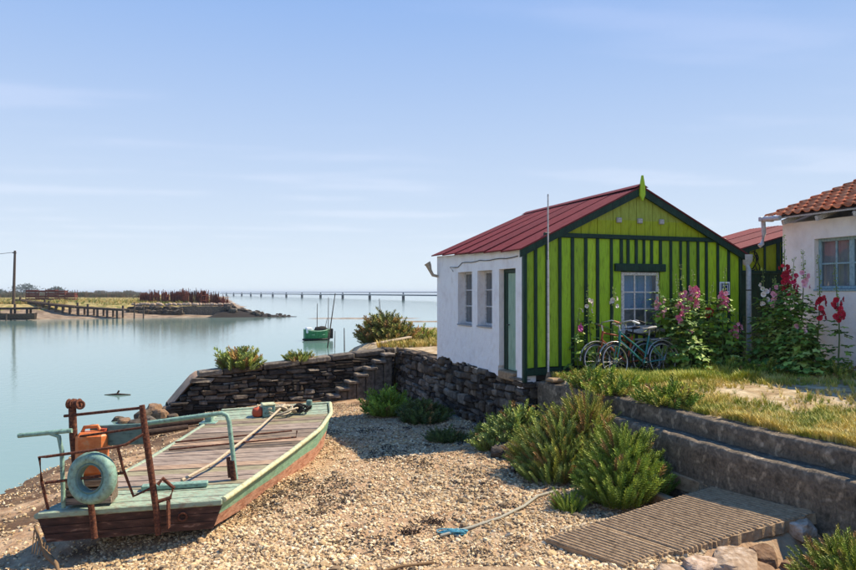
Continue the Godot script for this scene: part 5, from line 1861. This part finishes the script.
# ---------------------------------------------------------------- the far shore, bridge and small things
func far_y(x, d):
	var ds = lerpf(79.0, 89.0, clampf((x + 51.0) / 24.0, -1.0, 1.0))
	var right = (-27.0 - (d - 92.0) * 0.33) - x
	var q = minf(d - ds, right * 1.3 + 6.0)
	if x < -200: q = minf(q, d - ds)
	var y = -2.0
	if q > 0:
		y = -1.72 + 0.1 * minf(q, 5.0)
		if q > 5.0:
			var w = 3.0 if x > -41.0 else 9.0
			y = lerpf(-1.22, 0.05, smoothstep(0.0, 1.0, (q - 5.0) / w))
	return y + (0.12 * NZ.get_noise_2d(x * 20.0, d * 20.0) if q > 1 else 0.0)

func make_far_shore():
	var xs = []
	var x = -420.0
	while x < -14.0:
		xs.append(x)
		x += 12.0 if x < -130 else (3.0 if x < -70 else 0.9)
	var ds = []
	var d = 66.0
	while d < 520.0:
		ds.append(d)
		d += 0.8 if d < 102 else (3.0 if d < 150 else 18.0)
	var mud = nb(true)
	var gr = nb(true)
	for i in xs.size() - 1:
		for k in ds.size() - 1:
			var p = [V(xs[i], far_y(xs[i], ds[k]), ds[k]), V(xs[i], far_y(xs[i], ds[k + 1]), ds[k + 1]), V(xs[i + 1], far_y(xs[i + 1], ds[k + 1]), ds[k + 1]), V(xs[i + 1], far_y(xs[i + 1], ds[k]), ds[k])]
			var hi = -9.0
			var lo = 9.0
			for q in p:
				hi = maxf(hi, q.y); lo = minf(lo, q.y)
			if hi < -1.95: continue
			quad(gr if lo > -0.75 else mud, p[0], p[1], p[2], p[3])
	struct("far_mudbank", mud, M.far_mud)
	struct("far_shore", gr, M.far_grass)
	# grass clumps over there
	scatter_grass("green and straw grass along the far shore", 5200, func(r):
		var dd: float = 91.0 + 70.0 * pow(r.randf(), 2.0)
		var xx: float = lerpf(-0.72 * dd, -0.30 * dd, r.randf())
		if far_y(xx, dd) < -0.35: return null
		if NZ.get_noise_2d(xx * 8.0, dd * 8.0) > 0.12: return null
		return V(xx, far_y(xx, dd), dd), [lin(96, 116, 50), lin(130, 134, 66), lin(176, 158, 96), lin(190, 168, 112), lin(84, 108, 46)], 0.25, 0.6, 21)
	# revetment: pale boulders on top, dark rocks below
	var wl = thing("sea_wall", "low dark concrete sea wall on the far shore below the racks", "wall", V(-30.6, -1.5, 90.5))
	for k in 6:
		var st = nb()
		bx(st, Vector3(-3.6 + k * 1.2, 0.1, -0.4), Vector3(-2.42 + k * 1.2, 1.25 + 0.04 * (k % 2), 0.1), 0.04)
		obj("block", st, M.old_concrete, wl)
	for k in 38:
		var xx = -40.6 + k * 0.37
		var st = nb()
		var s = R.randf_range(0.34, 0.52)
		rock(st, Vector3(0, s * 0.3, 0), Vector3(s * 1.2, s * 0.85, s), 0.2, 7, k)
		var o = obj("pale_boulder", st, M.pale_rock_tints[2])
		o.position = V(xx, -0.13 + R.randf_range(-0.04, 0.06), 90.9 + R.randf_range(-0.3, 0.3))
		tag(o, "white boulder in the row topping the far sea wall", "boulder", "white boulders on the far sea wall")
	for k in 34:
		var xx = -40.5 + (k % 17) * 0.42
		var st = nb()
		var s = R.randf_range(0.6, 1.05)
		rock(st, Vector3(0, s * 0.2, 0), Vector3(s * 1.25, s * 0.8, s), 0.28, 7, k + 40, false)
		var o = obj("dark_rock", st, M.dark_stone_tints[k % 4])
		o.position = V(xx, -1.25 + 0.45 * (k / 17), 89.6 + 0.6 * (k / 17))
		tag(o, "dark rock in the revetment below the white boulders", "rock", "dark rocks of the far revetment")
	# the spit of tumbled stones to the right
	for k in 60:
		var f = pow(R.randf(), 1.3)
		var xx = -27.4 + f * 8.6
		var st = nb()
		var s = R.randf_range(0.35, 0.8) * (1.1 - 0.7 * f)
		rock(st, Vector3(0, s * 0.2, 0), Vector3(s * 1.3, s * 0.8, s), 0.28, 6, k + 90, false)
		var o = obj("spit_stone", st, M.wall_stone_tints[k % 4])
		o.position = V(xx, maxf(SEA + 0.02, lerpf(-0.25, -1.62, pow(f, 0.6)) + R.randf_range(-0.3, 0.05)), 90.0 + R.randf_range(-1.5, 1.5))
		tag(o, "brown stone of the tumbled spit at the end of the far shore", "stone", "stones of the spit")
	var sb = nb(true)
	for i in 24:
		for k in 6:
			var P = func(ii, kk):
				var f: float = ii / 24.0
				var v: float = kk / 6.0 * 2.0 - 1.0
				return V(-29.5 + f * 11.5, SEA - 0.06 + (1.35 * pow(1.0 - f, 1.4) + 0.1) * smoothstep(-0.02, 0.2, f) * (1.0 - v * v), 90.0 + v * (3.4 - 2.0 * f))
			quad(sb, P.call(i, k), P.call(i, k + 1), P.call(i + 1, k + 1), P.call(i + 1, k))
	struct("stone_spit", sb, M.mortar)

func make_bridge():
	var t = thing("bridge", "long low grey road bridge across the water on the horizon", "bridge", V(-60.0, SEA, 404.0))
	var o: Vector3 = t.position
	var a = V(-230.0, SEA, 741.0) - o
	var b = V(55.0, SEA, 176.0) - o
	var st = nb()
	bar(st, a + Vector3(0, 2.1, 0), b + Vector3(0, 2.1, 0), 7.0, 0.55, 0.05)
	obj("deck", st, M.bridge_concrete, t)
	st = nb()
	bar(st, a + Vector3(-2.5, 3.35, 0), b + Vector3(-2.5, 3.35, 0), 0.3, 0.3, 0.0)
	bar(st, a + Vector3(2.5, 3.35, 0), b + Vector3(2.5, 3.35, 0), 0.3, 0.3, 0.0)
	obj("rail", st, M.bridge_concrete, t)
	var n = 15
	for k in n:
		st = nb()
		var p = a.lerp(b, (k + 0.5) / n)
		box(st, Transform3D(Basis(), p + Vector3(0, 0.8, 0)), Vector3(1.3, 1.9, 1.3), 0.1)
		box(st, Transform3D(Basis(), p + Vector3(0, 2.9, 0)), Vector3(0.7, 0.9, 0.7), 0.05)
		obj("pier", st, M.bridge_concrete, t)

func make_far_things():
	var st
	# stacks of oyster spat collectors
	var proto = []
	for v in 3:
		st = nb()
		for k in 90:
			var x = R.randf_range(-0.72, 0.72)
			var z = R.randf_range(-0.6, 0.6)
			var h = R.randf_range(1.35, 1.85) + (0.45 if R.randf() < 0.12 else 0.0) - 0.3 * absf(x)
			bar(st, Vector3(x, 0.02, z), Vector3(x + R.randf_range(-0.12, 0.12), h, z), 0.05, 0.05)
		proto.append(done(st))
	var where = ["at the left end of the row", "second from the left in the row", "third from the left in the row", "fourth from the left in the row", "in the middle of the row", "fourth from the right in the row", "third from the right in the row", "second from the right in the row", "at the right end of the row"]
	for k in 9:
		var x = -42.3 + k * 1.62 + (0.25 if k > 1 else 0.0) + 0.1 * sin(k * 3.0)
		var dd = 98.5 - k * 0.55
		var t = thing("collector_stack", "dark red brown stack of oyster collectors " + where[k], "oyster stack", V(x, far_y(x, dd) - 0.04, dd), k * 0.7, "oyster collector stacks on the far shore")
		t.scale = Vector3(1.0, [0.92, 1.02, 0.96, 1.05, 1.12, 1.06, 1.12, 1.04, 1.08][k], 1.0)
		var o = mesh_node("tube_bundle", proto[k % 3], M.rack_rust, t)
		o.set_meta("kind", "stuff")
		st = nb()
		for y in [0.45, 1.1]:
			for s in [-1, 1]:
				bar(st, Vector3(-0.78, y, 0.63 * s), Vector3(0.78, y, 0.63 * s), 0.07, 0.07)
		obj("batten", st, M.rack_rust, t)
	var where2 = ["leftmost of the low racks", "second of the low racks", "third of the low racks", "fourth of the low racks", "rightmost of the low racks"]
	for k in 5:
		var x = -75.5 + k * 1.85
		var dd = 126.0
		var t = thing("oyster_rack", "rusty low oyster rack far on the left shore, " + where2[k], "oyster rack", V(x, far_y(x, dd) - 0.02, dd), 0.1, "low oyster racks on the far shore")
		for y in 4:
			st = nb()
			if y > 1 and (k * 3 + y) % 5 == 0: continue
			bx(st, Vector3(-0.88 + 0.1 * ((k * y) % 3), 0.2 + y * 0.5, -0.7), Vector3(0.82 + 0.06 * ((k + y) % 3), 0.52 + y * 0.5 + 0.1 * ((k + y) % 2), 0.7), 0.03)
			obj("tray", st, M.rack_rust, t)
		for s in [[-0.9, -0.6], [0.9, -0.6], [-0.9, 0.6], [0.9, 0.6]]:
			st = nb()
			bar(st, Vector3(s[0], 0, s[1]), Vector3(s[0], 1.9 + 0.25 * (k % 3), s[1]), 0.07, 0.07)
			obj("leg", st, M.rack_rust, t)
	# utility pole with its wire
	var up = thing("utility_pole", "wooden utility pole with a wire on the far left shore", "utility pole", V(-56.4, far_y(-56.4, 90.0), 90.0))
	st = nb()
	tube(st, [Vector3(-0.1, 0, 0), Vector3(0.05, 7.3, 0)], [0.2, 0.14], 8)
	obj("pole", st, M.pile_wood, up)
	st = nb()
	var wp = []
	for i in 9:
		var f = i / 8.0
		wp.append(Vector3(0.05 - 30.0 * f, 7.1 - 4.0 * 1.1 * f * (1.0 - f) - 0.2 * f, 4.0 * f))
	tube(st, wp, 0.03, 4)
	obj("wire", st, M.dark_steel, up)
	st = nb()
	bx(st, Vector3(-0.3, 6.95, -0.06), Vector3(0.25, 7.05, 0.06), 0.01)
	obj("crossarm", st, M.pile_wood, up)
	# jetties of planks on piles
	for q in [["plank_pontoon", "long plank pontoon on piles sloping down the far bank", [V(-59.0, 0.55, 95.0), V(-52.0, 0.1, 89.5), V(-45.5, -0.3, 86.0), V(-38.4, -0.62, 84.2)]], ["plank_pontoon", "short flat plank pontoon at the left edge by the skiff", [V(-58.0, -0.35, 79.0), V(-47.6, -0.32, 81.0)]]]:
		var t = thing(q[0], q[1], "pontoon", Vector3(q[2][1].x, SEA, q[2][1].z), 0.0, "plank pontoons on the far shore")
		var o: Vector3 = t.position
		for i in q[2].size() - 1:
			var a: Vector3 = q[2][i] - o
			var b: Vector3 = q[2][i + 1] - o
			var along: Vector3 = (b - a).normalized()
			var side: Vector3 = Vector3.UP.cross(along).normalized() * 0.55
			st = nb()
			bar(st, a + side, b + side, 0.12, 0.2)
			bar(st, a - side, b - side, 0.12, 0.2)
			obj("beam", st, M.pile_wood, t)
			var np = int(a.distance_to(b) / 0.35)
			for k in np:
				st = nb()
				var c = a.lerp(b, (k + 0.5) / np) + Vector3(0, 0.13, 0)
				bar(st, c - side * 1.25, c + side * 1.25, 0.32, 0.05)
				obj("plank", st, M.pile_wood, t)
			var ns = int(a.distance_to(b) / 1.8) + 1
			for k in ns:
				for s in [-1, 1]:
					st = nb()
					var c = a.lerp(b, (k + 0.3) / ns) + side * s
					var g = far_y(c.x + o.x, -(c.z + o.z)) - o.y - 0.1
					if c.y - g < 0.2: continue
					bar(st, Vector3(c.x, g, c.z), c + Vector3(0, 0.05 + (0.5 if (k + s) % 5 == 0 else 0.0), 0), 0.2, 0.2)
					obj("pile", st, M.pile_wood, t)
	# skiff by the short pontoon
	var sk = thing("skiff", "small dark skiff lying by the short pontoon on the left", "boat", V(-49.0, -1.55, 78.6), 0.08)
	hull(sk, 4.4, 1.3, 0.62, M.pile_wood, M.pile_wood)
	# lone stakes in the water by the pontoons
	for q in [[-37.2, 83.6, 2.1, "thin stake at the right end of the long pontoon"], [-36.2, 84.0, 1.7, "shorter stake just right of the long pontoon"], [-49.2, 77.0, 0.9, "short stake in the water right of the skiff"]]:
		st = nb()
		tube(st, [Vector3.ZERO, Vector3(0.05, q[2] + 0.2, 0)], [0.09, 0.07], 6)
		var o = obj("stake", st, M.pile_wood)
		o.position = V(q[0], SEA - 0.2, q[1])
		tag(o, q[3], "stake", "stakes standing in the water")
	# green boat at anchor
	var gb = thing("green_boat", "small green fishing boat moored among stakes in the bay", "boat", V(-7.7, SEA - 0.05, 45.5), 0.5)
	hull(gb, 1.8, 0.95, 0.7, M.green_paint, M.hull_green)
	st = nb()
	tube(st, [Vector3(0.05, 0.2, 0), Vector3(0.08, 2.6, 0.0)], [0.035, 0.02], 6)
	obj("mast", st, M.pile_wood, gb)
	st = nb()
	rock(st, Vector3(0.3, 0.82, 0), Vector3(0.9, 0.36, 0.6), 0.3, 8, 4.0)
	obj("net_pile", st, M.net_dark, gb)
	st = nb()
	for s in [-1, 1]:
		var bp_ = []
		for i in 9: bp_.append(Vector3(-0.95 + i * 0.235, 0.14, s * (0.34 - 0.3 * pow(absf(-1.0 + i * 0.25 - 0.1), 3.0))))
		tube(st, bp_, 0.06, 6)
	obj("boot_top", st, M.ink_black, gb)
	st = nb()
	bx(st, Vector3(-0.75, 0.55, -0.22), Vector3(-0.35, 0.95, 0.22), 0.05)
	obj("fish_box", st, M.white_paint, gb)
	st = nb()
	bx(st, Vector3(0.98, 0.15, -0.13), Vector3(1.2, 0.85, 0.13), 0.04)
	obj("outboard", st, M.ink_black, gb)
	# slender stakes around it
	for q in [[-6.2, 41.0, 3.0, 0.02, 0.03, "thin upright stake right of the green boat"], [-6.05, 39.5, 3.25, 0.5, 0.045, "thick leaning stake right of the green boat"], [-7.4, 46.0, 1.5, 0.38, 0.03, "short slanting stake just behind the green boat"], [-5.6, 39.6, 1.0, 0.03, 0.03, "short stub of a stake beside the leaning one"], [-4.7, 37.2, 1.3, -0.02, 0.04, "upright stake nearest the grass bank"], [-5.3, 74.0, 2.6, -0.15, 0.06, "lone far stake behind the bank bush"]]:
		st = nb()
		tube(st, [Vector3.ZERO, Vector3(q[3], q[2] + 0.3, 0)], [q[4], q[4] * 0.6], 6)
		var o = obj("stake", st, M.pile_wood)
		o.position = V(q[0], SEA - 0.3, q[1])
		tag(o, q[5], "stake", "stakes standing in the water")
	# mud bars just awash
	for q in [[-8.0, 84.0, 9.0, 1.4], [-2.2, 75.0, 6.5, 1.3], [2.0, 60.0, 8.0, 2.4]]:
		st = nb(true)
		for i in 20:
			for k in 4:
				var P = func(ii, kk):
					var f: float = ii / 20.0 * 2 - 1
					var v: float = kk / 4.0 * 2 - 1
					return V(q[0] + f * q[2], SEA - 0.05 + 0.14 * (1 - f * f) * (1 - v * v) + 0.05 * NZ.get_noise_2d(ii * 40.0, kk * 40.0), q[1] + v * q[3])
				quad(st, P.call(i, k), P.call(i, k + 1), P.call(i + 1, k + 1), P.call(i + 1, k))
		struct("mud_bar", st, M.far_mud)
	# trees and hedges on the far horizon
	var bluegreen = [lin(70, 84, 74), lin(58, 74, 66), lin(82, 94, 80)]
	for q in [[-262.0, 430.0, 13.0, 8.0, "round dark tree clump right of the utility pole on the horizon"], [-243.0, 432.0, 9.0, 6.0, "smaller dark tree right of the round clump"], [-279.0, 425.0, 9.0, 5.0, "dark tree at the left edge of the horizon"]]:
		var t = thing("far_tree", q[4], "tree", V(q[0], 0.0, q[1]), 0.0, "far trees on the horizon")
		st = nb()
		tube(st, [Vector3.ZERO, Vector3(0.2, q[3] * 0.6, 0)], [0.4, 0.2], 6)
		obj("trunk", st, M.twig, t)
		var xf = []
		var co = []
		for i in 420:
			var p = Vector3(R.randfn(0, 0.3), R.randf(), R.randfn(0, 0.3))
			p = Vector3(p.x * q[2] * (1.1 - 0.6 * absf(p.y - 0.45)), 0.8 + p.y * (q[3] - 1.6) * (1.0 - 0.5 * absf(p.x)), p.z * q[2] * 0.8)
			xf.append(Transform3D(Basis.from_euler(Vector3(R.randf() * 6, R.randf() * 6, R.randf() * 6)).scaled_local(Vector3.ONE * R.randf_range(1.0, 1.9)), p))
			co.append(bluegreen[R.randi() % 3] * R.randf_range(0.8, 1.2))
		many("crown", fine_sprig, M.leaf, xf, co, t)
	for q in [[0.0, 430.0, 1.6], [1.0, 300.0, 1.0], [2.0, 200.0, 0.9]]:
		var xf = []
		var co = []
		for i in 1500:
			var x: float = lerpf(-0.66 * q[1], -0.42 * q[1], R.randf())
			var p = V(x, far_y(x, q[1]), q[1] + R.randf_range(-4, 4))
			xf.append(Transform3D(Basis(Vector3.UP, R.randf() * 6).scaled_local(Vector3.ONE * q[2] * R.randf_range(0.6, 1.3) * (1.0 + NZ.get_noise_2d(x * 12.0, q[1]))), p))
			co.append([lin(96, 92, 66), lin(112, 92, 66), lin(82, 88, 62)][R.randi() % 3])
		var o = many("scrub", fine_sprig, M.leaf, xf, co, self)
		tag(o, ["dark scrub line far off on the left horizon", "brown scrub belt on the far shore behind the racks", "nearest brown scrub on the far shore"][int(q[0])], "scrub")

func hull(t, l, w, h, outer, inner):
	var n = 14
	var half = func(f): return w * 0.5 * pow(maxf(0.0, 1.0 - pow(absf(f * 1.02 - 0.12), 2.6)), 0.7) if f < 0.86 else w * 0.5 * 0.6
	for part in 2:
		var st = nb(true)
		for s in [-1, 1]:
			for i in n:
				var P = func(ii, v):
					var f: float = ii / float(n) * 2 - 1
					var hw: float = half.call(f) * (0.55 + 0.45 * v) - (0.03 if part else 0.0)
					return Vector3(f * l * 0.5, (0.05 if part else 0.0) + (h + 0.18 * h * f * f) * v, s * hw)
				for k in 3:
					quad(st, P.call(i, k / 3.0), P.call(i, (k + 1) / 3.0), P.call(i + 1, (k + 1) / 3.0), P.call(i + 1, k / 3.0))
				if s == 1: quad(st, P.call(i, 0.0), P.call(i + 1, 0.0), P.call(i + 1, 0.0) * Vector3(1, 1, -1), P.call(i, 0.0) * Vector3(1, 1, -1))
		var e = Vector3(l * 0.5, 0, 0)
		quad(st, e + Vector3(0, h * 1.18, w * 0.3), e + Vector3(0, h * 1.18, -w * 0.3), e + Vector3(0, 0.02, -w * 0.16), e + Vector3(0, 0.02, w * 0.16))
		obj("hull" if part == 0 else "lining", st, outer if part == 0 else inner, t)
	var st = nb()
	for x in [-0.18, 0.22]:
		var hw: float = half.call(x * 2) - 0.04
		bx(st, Vector3(x * l - 0.1, h * 0.62, -hw), Vector3(x * l + 0.1, h * 0.68, hw), 0.005)
	obj("thwart", st, inner, t)
	st = nb()
	for s in [-1, 1]:
		var pts = []
		for i in n + 1:
			var f: float = i / float(n) * 2 - 1
			pts.append(Vector3(f * l * 0.5, h + 0.18 * h * f * f, s * half.call(f)))
		tube(st, pts, 0.03, 5)
	obj("gunwale", st, inner, t)

func make_small_things():
	var st
	# thin pole beside the hut corner
	var fp = thing("flag_pole", "thin pale pole standing in front of the green gable", "pole", hl(0.41, 0.0, 0.18))
	st = nb()
	tube(st, [Vector3.ZERO, Vector3(0, 2.25, 0)], 0.02, 8)
	obj("lower_tube", st, M.zinc, fp)
	st = nb()
	tube(st, [Vector3(0, 2.25, 0), Vector3(0, 3.45, 0)], 0.013, 8)
	obj("upper_tube", st, M.zinc, fp)
	st = nb()
	tube(st, [Vector3(0, 0, 0), Vector3(0, 0.08, 0), Vector3(0, 0.2, 0)], [0.07, 0.06, 0.03], 8)
	obj("foot", st, M.old_concrete, fp)
	# blocks by the pole
	for q in [[2.62, 12.1, 0.34, 0.12, "pale concrete block beside the foot of the thin pole"], [2.3, 11.85, 0.3, 0.07, "flat stone lying on the quay edge by the pole"]]:
		st = nb()
		box(st, Transform3D(Basis(), Vector3(0, q[3] * 0.5, 0)), Vector3(q[2], q[3], 0.24), 0.02, 0.05)
		var o = obj("kerb_block", st, M.ramp_concrete)
		o.position = V(q[0], 0.05, q[1])
		o.rotation.y = PHI
		tag(o, q[4], "block")
	# boulders at the front of the slipway
	var rocks = [[2.95, 6.62, 0.62, 0.3, 0.42, 0, "flat tan boulder resting against the slipway edge"], [2.62, 6.42, 0.4, 0.2, 0.3, 2, "small white stone left of the flat tan boulder"], [3.1, 6.32, 0.42, 0.26, 0.36, 1, "square orange boulder in front of the flat tan one"], [2.3, 6.45, 0.36, 0.16, 0.26, 0, "low tan stone at the slipway's lower corner"], [3.85, 6.85, 0.36, 0.3, 0.3, 2, "upright white stone in the shade under the quay wall"], [3.6, 6.5, 0.28, 0.16, 0.24, 1, "brown stone between the white stone and the bush"], [2.78, 6.12, 0.34, 0.14, 0.26, 2, "pale flat stone at the bottom edge"], [3.42, 6.25, 0.24, 0.15, 0.2, 0, "small tan stone left of the corner bush"], [2.05, 6.3, 0.26, 0.1, 0.2, 3, "dark flat stone left of the tan stones"], [3.55, 6.95, 0.3, 0.2, 0.25, 3, "dark stone under the slipway's upper edge"], [2.45, 6.15, 0.3, 0.13, 0.22, 0, "tan flat stone near the bottom edge"], [3.3, 6.72, 0.34, 0.22, 0.26, 3, "brown stone behind the square orange boulder"]]
	for q in rocks:
		st = nb()
		facet(st, Vector3(0, q[3] * 0.2, 0), Vector3(q[2], q[3] * 0.72, q[4]), q[0] * 7.0, 16, q[1] * 3.0)
		var o = obj("boulder", st, M.pale_rock_tints[q[5]])
		# keep clear of the slab's front edge
		var bd = q[1]
		while (q[0] - 3.8) * 0.3 - (bd - 7.5) * 0.954 < 0.54 + 0.06 * (q[0] - 2.0) + q[4] * 0.55 and q[0] < 3.5: bd -= 0.02
		o.position = V(q[0], beach_y(q[0], bd) - 0.02, bd)
		tag(o, q[6], "boulder", "boulders by the slipway")
	# dark stones before the grey bush
	for q in [[1.18, 10.9, 0.3, 0.24, 0.3, "round grey stone at the left of the row before the bush"], [1.4, 10.75, 0.46, 0.26, 0.34, "long tan stone in the middle of the row before the bush"], [1.62, 10.4, 0.42, 0.24, 0.3, "dark stone at the right of the row before the bush"], [1.3, 9.95, 0.1, 0.08, 0.1, "small black stone alone on the shingle before the row"]]:
		st = nb()
		facet(st, Vector3(0, q[3] * 0.3, 0), Vector3(q[2], q[3], q[4]), q[0] * 9.0, 14, q[1])
		var o = obj("footing_stone", st, M.wall_stone_tints[2 if q[2] > 0.4 else 1])
		o.position = V(q[0], beach_y(q[0], q[1]), q[1])
		tag(o, q[5], "stone", "stones before the grey green bush")
	# rocks tumbling from the end of the jetty, driftwood on them
	var spots = [[-6.95, 17.15, 0.5, 0.4], [-7.3, 17.0, 0.5, 0.42], [-7.3, 16.5, 0.4, 0.3], [-7.7, 16.8, 0.45, 0.3], [-7.0, 16.6, 0.4, 0.3], [-6.85, 17.4, 0.45, 0.4], [-7.3, 17.6, 0.5, 0.5], [-8.0, 17.1, 0.4, 0.28], [-6.7, 16.2, 0.32, 0.2], [-7.7, 16.1, 0.35, 0.22], [-8.3, 16.3, 0.3, 0.2], [-6.5, 16.9, 0.3, 0.25], [-7.1, 15.8, 0.3, 0.2]]
	for i in spots.size():
		var q = spots[i]
		st = nb()
		facet(st, Vector3(0, q[3] * 0.3, 0), Vector3(q[2] * 0.95, q[3] * 0.85, q[2] * 0.75), i + 3.0, 12, i * 0.7)
		var o = obj("jetty_rock", st, M.wall_stone_tints[[0, 2, 1, 2][i % 4]] if i % 3 else M.pale_rock_tints[1])
		o.position = V(q[0], maxf(beach_y(q[0], q[1]), SEA - 0.1) , q[1])
		tag(o, "brown rock tumbled at the seaward end of the jetty", "rock", "rocks at the jetty end")
	for q in [[[-6.9, -1.22, 14.9], [-5.3, -1.05, 15.6], 0.13, "thick dark driftwood log on the sand before the jetty end"], [[-7.0, -1.42, 14.2], [-5.4, -1.28, 14.9], 0.09, "thinner driftwood log in front of the thick one"]]:
		st = nb()
		var a = V(q[0][0], q[0][1], q[0][2])
		var b = V(q[1][0], q[1][1], q[1][2])
		a.y = maxf(beach_y(a.x, -a.z), SEA) + q[2] * 0.8
		b.y = maxf(beach_y(b.x, -b.z), SEA) + q[2] * 0.8
		tube(st, [Vector3.ZERO, (b - a) * 0.4 + Vector3(0, 0.05, 0.04), b - a], [q[2], q[2] * 0.9, q[2] * 0.6], 9)
		var o = obj("driftwood_log", st, M.driftwood)
		o.position = a
		tag(o, q[3], "driftwood")
	# a floating piece of wood
	st = nb()
	tube(st, [Vector3(-0.42, -0.01, 0), Vector3(0, 0.02, 0.03), Vector3(0.42, 0.0, 0)], [0.025, 0.045, 0.025], 7)
	tube(st, [Vector3(0, 0.05, 0), Vector3(0.05, 0.14, 0)], 0.03, 6)
	var fl = obj("floating_branch", st, M.driftwood)
	fl.position = V(-10.0, SEA + 0.0, 21.3)
	tag(fl, "dark branch floating in the water left of the jetty", "branch")
	# plank on the jetty's landward end
	st = nb()
	bar(st, Vector3.ZERO, V(1.15, 0.12, 1.5), 0.16, 0.05, 0.006)
	var pk = obj("loose_plank", st, M.pale_wood)
	pk.position = V(-1.75, 0.02, 20.9)
	tag(pk, "pale plank lying at the landward end of the jetty", "plank")
	# iron mooring ring on the quay edge
	var mr = thing("mooring_ring", "rusty iron mooring ring on the quay edge at the right border", "mooring ring", V(4.46, 0.02, 6.72), 0.4)
	st = nb()
	tube(st, [Vector3(0, -0.02, 0), Vector3(0, 0.05, 0)], 0.02, 8)
	obj("pin", st, M.rust, mr)
	st = nb()
	torus(st, Vector3(0, 0.09, 0), Vector3(0.2, 0, 1).normalized(), 0.06, 0.014, 20, 8)
	obj("ring", st, M.rust, mr)
	# ropes on the beach
	for q in [[[[0.06, 6.72], [-0.25, 6.62], [-0.42, 6.5], [-0.6, 6.3], [-0.75, 6.05]], 0.014, "rope_brown", "brown rope end running out of the bottom edge"], [[[0.14, 7.42], [0.5, 7.6], [0.85, 7.85], [1.2, 8.3], [1.45, 8.75], [1.75, 9.0]], 0.018, "rope_grey", "grey rope stretched from the blue knot to the bushes"]]:
		st = nb()
		var o = V(q[0][0][0], beach_y(q[0][0][0], q[0][0][1]), q[0][0][1])
		var pts = []
		for p in q[0]: pts.append(V(p[0], beach_y(p[0], p[1]) + 0.025, p[1]) - o)
		tube(st, pts, q[1], 7)
		var rp = obj("beach_rope", st, M[q[2]])
		rp.position = o
		tag(rp, q[3], "rope")
	st = nb()
	for k in 7:
		var pts = []
		for i in 12:
			var a = i * 0.62 + k * 1.3
			pts.append(Vector3(cos(a) * (0.03 + 0.012 * k) * 1.5 - 0.025 * k + 0.08, 0.022 + 0.018 * sin(a * 1.3 + k), sin(a * 1.1) * (0.025 + 0.006 * k)))
		tube(st, pts, 0.008, 5)
	var kn = obj("rope_knot", st, M.rope_blue)
	kn.position = V(0.32, beach_y(0.32, 7.5) + 0.01, 7.5)
	tag(kn, "knot of blue rope lying on the shingle", "rope")
	# dried weed on the shingle
	for q in [[0.05, 7.85, 0.3, 0.14, "larger dark seaweed clump on the shingle"], [-0.22, 7.6, 0.17, 0.12, "smaller dark seaweed clump on the shingle"]]:
		st = nb()
		var nr = RandomNumberGenerator.new()
		nr.seed = int(q[2] * 1000)
		for k in 40:
			var p = Vector3(nr.randfn(0, 0.35) * q[2], 0.015, nr.randfn(0, 0.35) * q[3])
			var e = p + Vector3(nr.randf_range(-0.07, 0.07), nr.randf_range(0.0, 0.06), nr.randf_range(-0.05, 0.05))
			tube(st, [p, p.lerp(e, 0.5) + Vector3(0, 0.02, 0), e], 0.007, 4)
		var o = obj("seaweed_clump", st, M.driftwood)
		o.position = V(q[0], beach_y(q[0], q[1]), q[1])
		tag(o, q[4], "seaweed")
	# worn concrete slab half sunk at the foot of the view
	var sl = thing("sunken_slab", "grey concrete slab half sunk in shingle at the bottom edge", "slab", V(0.7, beach_y(0.7, 6.1) - 0.02, 6.04))
	st = nb()
	var outline = []
	for k in 18:
		var a = TAU * k / 18.0
		outline.append(Vector2(cos(a) * 1.2, sin(a) * 0.42))
	prism(st, Transform3D(Basis(Vector3.RIGHT, PI * 0.5), Vector3(0, 0.0, 0)), outline, -0.05, 0.12)
	obj("slab", st, M.ramp_concrete, sl)
